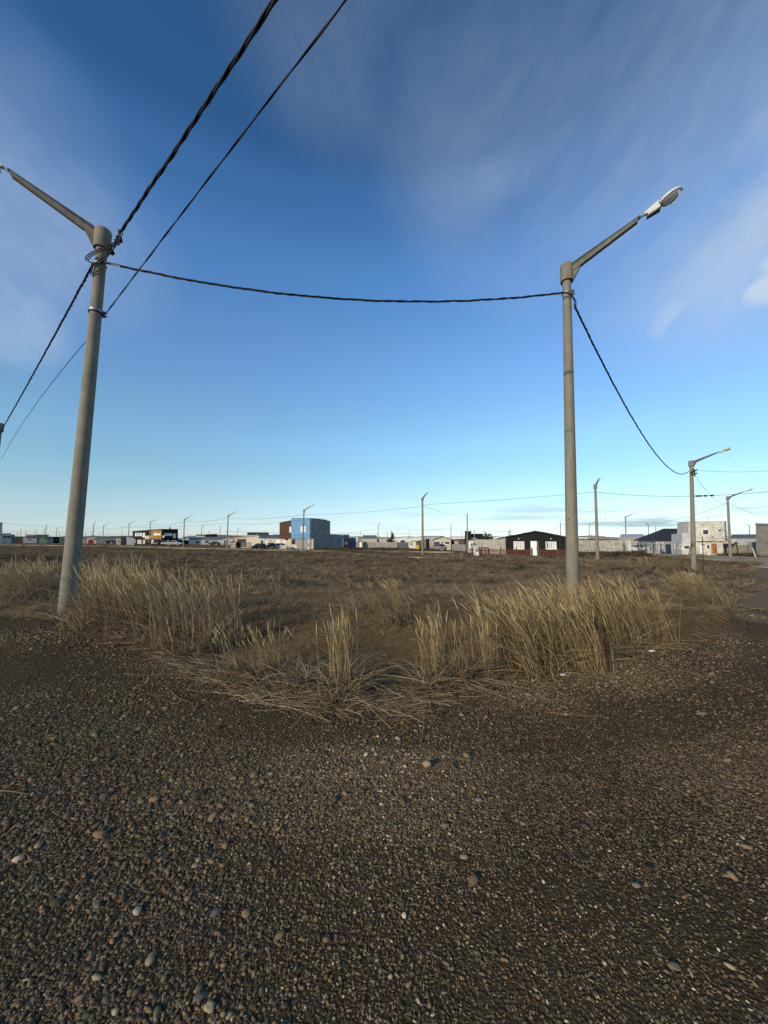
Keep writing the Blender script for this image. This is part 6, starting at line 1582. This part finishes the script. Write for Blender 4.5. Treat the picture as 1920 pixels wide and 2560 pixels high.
c_.wall(W1, [(1704.8, 1386), (1704.8, 1333), (1732, 1333), (1732, 1386)], .2, 'front_wall', .02)
c_.window(1708.5, 1359.5, 1725, 1373, fw=.08); c_.rect(M_DARKM, 1705, 1348.3, 1731, 1348.9, .03, -.01, 'groove')
d_ = Bld('chimney_block', 'slanted grey block rising behind the low pale wing', 1713, 66, 1730, 66, 'building'); d_.wall(W_SIDE, [(1711, 1386), (1711.5, 1336), (1719, 1317), (1719, 1306.5), (1735, 1306.5), (1735, 1386)], .3, 'wall')
simple('house', 'dark sloping roof behind the low pale wing', 1668, 1713, 1338, 1380, 74, W_GREY, R_DARK, yr=1326.5, back=8)
# leaning planks
for i, (x0, y0, x1, y1, lb) in enumerate([(1722, 1387, 1728, 1358, 'grey plank leaning by the corner of the white house'), (1687, 1386, 1692, 1362, 'thin stick leaning on the shaded wing wall')]):
    m = MB(); Y = 58.6; m.tube([P(x0, y0, Y), P(x1, y1, Y + .8)], [.07, .05], 5); tag(m.build('plank', M_WOODF), lb, 'plank', None)
# low grey wall and grey corner building
b = Bld('yard_wall', 'low brown grey yard wall right of the white house', 1808, 61, 1872, 59, 'wall'); b.wall(mw('yard_render', (.24, .215, .17), var=.2), [(1806, 1387), (1806, 1363), (1872, 1363), (1872, 1391)], .2, 'wall')
b.rect(W_GREY2, 1806, 1362, 1872, 1363.2, .04, -.24, 'coping')
b = Bld('yard_wall', 'taller grey wall joining the grey corner building', 1869, 58.5, 1898, 57, 'wall'); b.wall(W_GREY, [(1869, 1391), (1869, 1355.5), (1897, 1355.5), (1897, 1393)], .2, 'wall'); b.rect(W_GREY2, 1868.5, 1354.5, 1897, 1355.8, .05, -.25, 'coping')
b = Bld('corner_building', 'rough grey rendered building cut off by the right edge', 1889, 54, 1990, 51.2, 'building'); b.wall(mw('rough_grey', (.19, .175, .15), var=.25, scale=1.2), [(1891, 1394), (1889, 1312.5), (1990, 1319), (1990, 1400)], 6, 'wall'); b.roof(R_BLUE, [(1888.4, 1312.4), (1990, 1316)], 6.2, .25, .2, drop=.0)
simple('house', 'dark blue roofed long house behind the low yard wall', 1828, 1895, 1346, 1366, 96, W_GREY2, R_BLUE, back=8, drop=-1)
simple('house', 'dark blue gabled box house behind the far posts at the right', 1849, 1882, 1338, 1362, 125, mw('dark_blue_wall', (.04, .06, .09)), R_BLUE, yr=1340)
simple('shed', 'white and dark shed at the far lamp post on the right', 1842, 1852, 1340, 1362, 128, W_WHITE, R_DARK, cat='shed')
m = MB(); m.tube([P(1889, 1393, 53), P(1884, 1378, 53), P(1879.5, 1368.5, 53)], [.11, .09, .07], 6); tag(m.build('leaning_stick', mw('bleached_wood', (.5, .47, .4))), 'bleached stick leaning before the grey corner building', 'stick')
m = MB(); m.tube([P(1845.5, 1392, 56), P(1843.5, 1372, 56), P(1841, 1360, 56)], [.09, .07, .06], 6); m.tube([P(1840, 1361, 56), P(1838.5, 1356, 56)], [.22, .16], 6); tag(m.build('dead_trunk', M_SCRUB), 'dark broken trunk before the low yard wall', 'tree trunk')
# thin black metal post with crossbars
root = thing('sign_post', 'thin dark metal post with short crossbars right of the road bend lamp post', 'post', tuple(G(1758, 1430)))
Yp = root.location.y
m = MB(); a, c = P(1758.5, 1430, Yp), P(1756, 1341.5, Yp); a.z = root.location.z - .2
m.tube([a, c], .03, 6); m.build('post', M_DARKM, root)
for y, w in ((1353.5, 3.6), (1361, 4.8)):
    m = MB(); m.tube([P(1756.5 - w * .6, y, Yp - .03), P(1756.5 + w, y, Yp - .03)], .035, 6); m.build('crossbar', M_DARKM, root)
# heap of pale rubble
for i in range(34):
    px = rnd.gauss(1728, 15) if i > 7 else rnd.uniform(1690, 1712); py = rnd.gauss(1436, 2.8)
    g = G(px, py); s = rnd.uniform(.07, .20); me = blob_mesh('rubble', mw('rubble_pale', (.33, .285, .22), streak=False) if i == 0 else bpy.data.materials['rubble_pale'], i, (1, .7, .55), .25, 2)
    for p_ in me.polygons: p_.use_smooth = False
    o = bpy.data.objects.new('rubble_chunk', me); COL.objects.link(o); o.location = (g.x, g.y, gzf(g.x, g.y) + s * .3 + (.1 if rnd.random() < .4 and i > 7 else 0)); o.scale = (s,) * 3; o.rotation_euler = (rnd.uniform(-.4, .4), rnd.uniform(-.4, .4), rnd.uniform(0, 3)); tag(o, 'pale chunk of rubble in the heap at the foot of the road bend post', 'rubble', 'heap of pale rubble')
# bits in the field
def slabbit(px, py, w, c, lb, h=.06, nm='debris_slab', cat='debris'):
    g = G(px, py); ww = w * g.y / FPX * .5; m = MB(); z = gzf(g.x, g.y)
    m.add([(g.x - ww, g.y - ww * .5, z), (g.x + ww * .9, g.y - ww * .6, z), (g.x + ww, g.y + ww * .5, z), (g.x - ww * .8, g.y + ww * .6, z), (g.x - ww * .9, g.y - ww * .4, z + h), (g.x + ww * .8, g.y - ww * .5, z + h * 1.4), (g.x + ww * .9, g.y + ww * .4, z + h * 1.1), (g.x - ww * .7, g.y + ww * .5, z + h * .8)], [(3, 2, 1, 0), (4, 5, 6, 7), (0, 1, 5, 4), (1, 2, 6, 5), (2, 3, 7, 6), (3, 0, 4, 7)])
    tag(m.build(nm, mw('debris' + str(int(px)), c, streak=False)), lb, cat)
slabbit(1378, 1422, 13, (.5, .48, .44), 'pale slab lying in the field left of the right foreground post', .08)
slabbit(1477, 1398, 14, (.5, .46, .4), 'pale stone slab in the weeds behind the right foreground post', .18)
slabbit(1768, 1419, 34, (.46, .42, .35), 'pale concrete slab edge beside the thin dark post', .08)
slabbit(1543, 1481, 10, (.6, .58, .54), 'small white scrap in the field right of the right foreground post', .05)
slabbit(744, 1396, 9, (.5, .48, .44), 'small pale lump in the field below the blue house', .12)
def scrap(px, py, s, lb):
    g = G(px, py); n = 7; g_ = np.random.default_rng(3); V = []; 
    for i in range(n):
        for j in range(n):
            V.append((g.x + (i / (n - 1) - .5) * s * 1.6 + g_.normal(0, s * .05), g.y + (j / (n - 1) - .5) * s + g_.normal(0, s * .05), gzf(g.x, g.y) + .03 + abs(g_.normal(0, s * .22))))
    F = [(i * n + j, (i + 1) * n + j, (i + 1) * n + j + 1, i * n + j + 1) for i in range(n - 1) for j in range(n - 1)]
    o = obj_np('plastic_scrap', V, F, plain('white_plastic', (.75, .75, .73), .4)); s_ = o.modifiers.new('t', 'SOLIDIFY'); s_.thickness = .002; tag(o, lb, 'litter')
scrap(1630, 1634, .05, 'crumpled white plastic scrap at the foot of the biggest grass clump'); scrap(1408, 1696, .035, 'small torn plastic scrap under the biggest grass clump at its left')

# far low hills on the horizon
def ridge(name, px0, px1, ypk, Y, mat, amp, seed, group=None):
    xs = np.linspace(px0, px1, 120); m = MB(); V = []
    for i, px in enumerate(xs):
        r_ = pix_ray(px, ypk); ed = min(1, min(i, 119 - i) / 25); top = CAMZ + r_.z / r_.y * Y
        zt = -1 + (top + 1) * ed * (1 - amp + amp * float(vnoise(px, 0, 60, seed)) + .25 * amp * float(vnoise(px, 3, 14, seed)))
        x = r_.x / r_.y * Y
        V += [(x, Y - 160, -3), (x * 1.02, Y - 40, zt * .7), (x * 1.04, Y, zt), (x * 1.1, Y + 250, -3)]
    n = len(xs); F = [(i * 4 + j, (i + 1) * 4 + j, (i + 1) * 4 + j + 1, i * 4 + j + 1) for i in range(n - 1) for j in range(3)]
    o = obj_np(name, V, F, mat, smooth_=True); tag(o, kind='structure')
M_HILL = paint('far_hill', (.085, .085, .085), .95, .3, .01, False, fine=0)
ridge('hills', -200, 560, 1340, 1500, M_HILL, .3, 2); ridge('hills.001', 430, 930, 1337, 1300, M_HILL, .35, 5); ridge('hills.002', 1300, 2100, 1345, 1600, M_HILL, .4, 8)
# distant roofs: rows of small houses closing the skyline
lab = 0
bandpx = [(22, 200, 190, 330), (196, 330, 180, 300), (460, 620, 150, 300), (780, 1160, 130, 260), (1200, 1264, 120, 200), (1405, 1640, 110, 220), (1812, 1895, 130, 210)]
FH = []
for x0, x1, y0, y1 in bandpx:
    n = int((x1 - x0) / 12)
    for i in range(n):
        px = x0 + (x1 - x0) * (i + rnd.uniform(.1, .9)) / n; Y = rnd.uniform(y0, y1); w = rnd.uniform(7, 12); h = rnd.uniform(2.6, 3.7)
        FH.append((px, Y, w, h))
SEEN = {}
for px, Y, w, h in FH:
    r_ = pix_ray(px, 1355); x = r_.x / r_.y * Y; hw = w / 2 * FPX / Y
    g = gzf(x, Y); ytop = 1350 - (g + h - CAMZ) / Y * FPX; yb = 1350 - (g - CAMZ) / Y * FPX
    wm = rnd.choice([W_WHITE, W_CREAM, W_TAN, W_GREY2, W_SIDE, W_BRICK, W_GREY, W_PINK]); rm = rnd.choice([R_DARK, R_GREY, R_LIGHT, R_BLUE, R_GREY, R_RED])
    nm_w = {'white_wall': 'white', 'cream_wall': 'cream', 'tan_wall': 'tan', 'mid_grey_render': 'grey', 'bluish_white_render': 'off white', 'brick_red_wall': 'brick red', 'grey_render': 'dark grey', 'pinkish_wall': 'pinkish'}[wm.name]
    nm_r = rm.name.replace('_', ' ')
    zone = 'at far left' if px < 200 else 'behind the grey shed' if px < 340 else 'behind the pale houses' if px < 700 else 'beyond the field centre' if px < 1165 else 'behind the left block wall' if px < 1300 else 'behind the long block wall' if px < 1700 else 'behind the low yard wall'
    landmark = min([(abs(px - k[0]), k[3], k[2] if False else k[5]) for k in FAR], key=lambda v: v[0])
    gb = (px, ytop - rnd.uniform(.8, 1.6) * 150 / Y) if rnd.random() < .5 else None
    q = simple('house', f'tiny distant {nm_w} house with a {nm_r} {zone}', px - hw, px + hw, ytop, yb, Y, wm, rm, gable=gb, back=7, wins=[(px - hw * .6, ytop + (yb - ytop) * .3, px - hw * .25, ytop + (yb - ytop) * .65), (px + hw * .2, ytop + (yb - ytop) * .3, px + hw * .6, ytop + (yb - ytop) * .65)])
    q.root['group'] = 'distant houses on the skyline'; seen = SEEN.setdefault(q.root['label'], []); seen.append((px, q.root))

for lb_, lst_ in SEEN.items():
    if len(lst_) > 1:
        lst_.sort(key=lambda v: v[0]); n_l = len(lst_)
        for i_, (px_, o_) in enumerate(lst_): o_['label'] = lb_.replace('tiny distant', ('leftmost' if i_ == 0 else 'rightmost' if i_ == n_l - 1 else ['second', 'third', 'fourth', 'fifth'][i_ - 1]) + ' tiny')
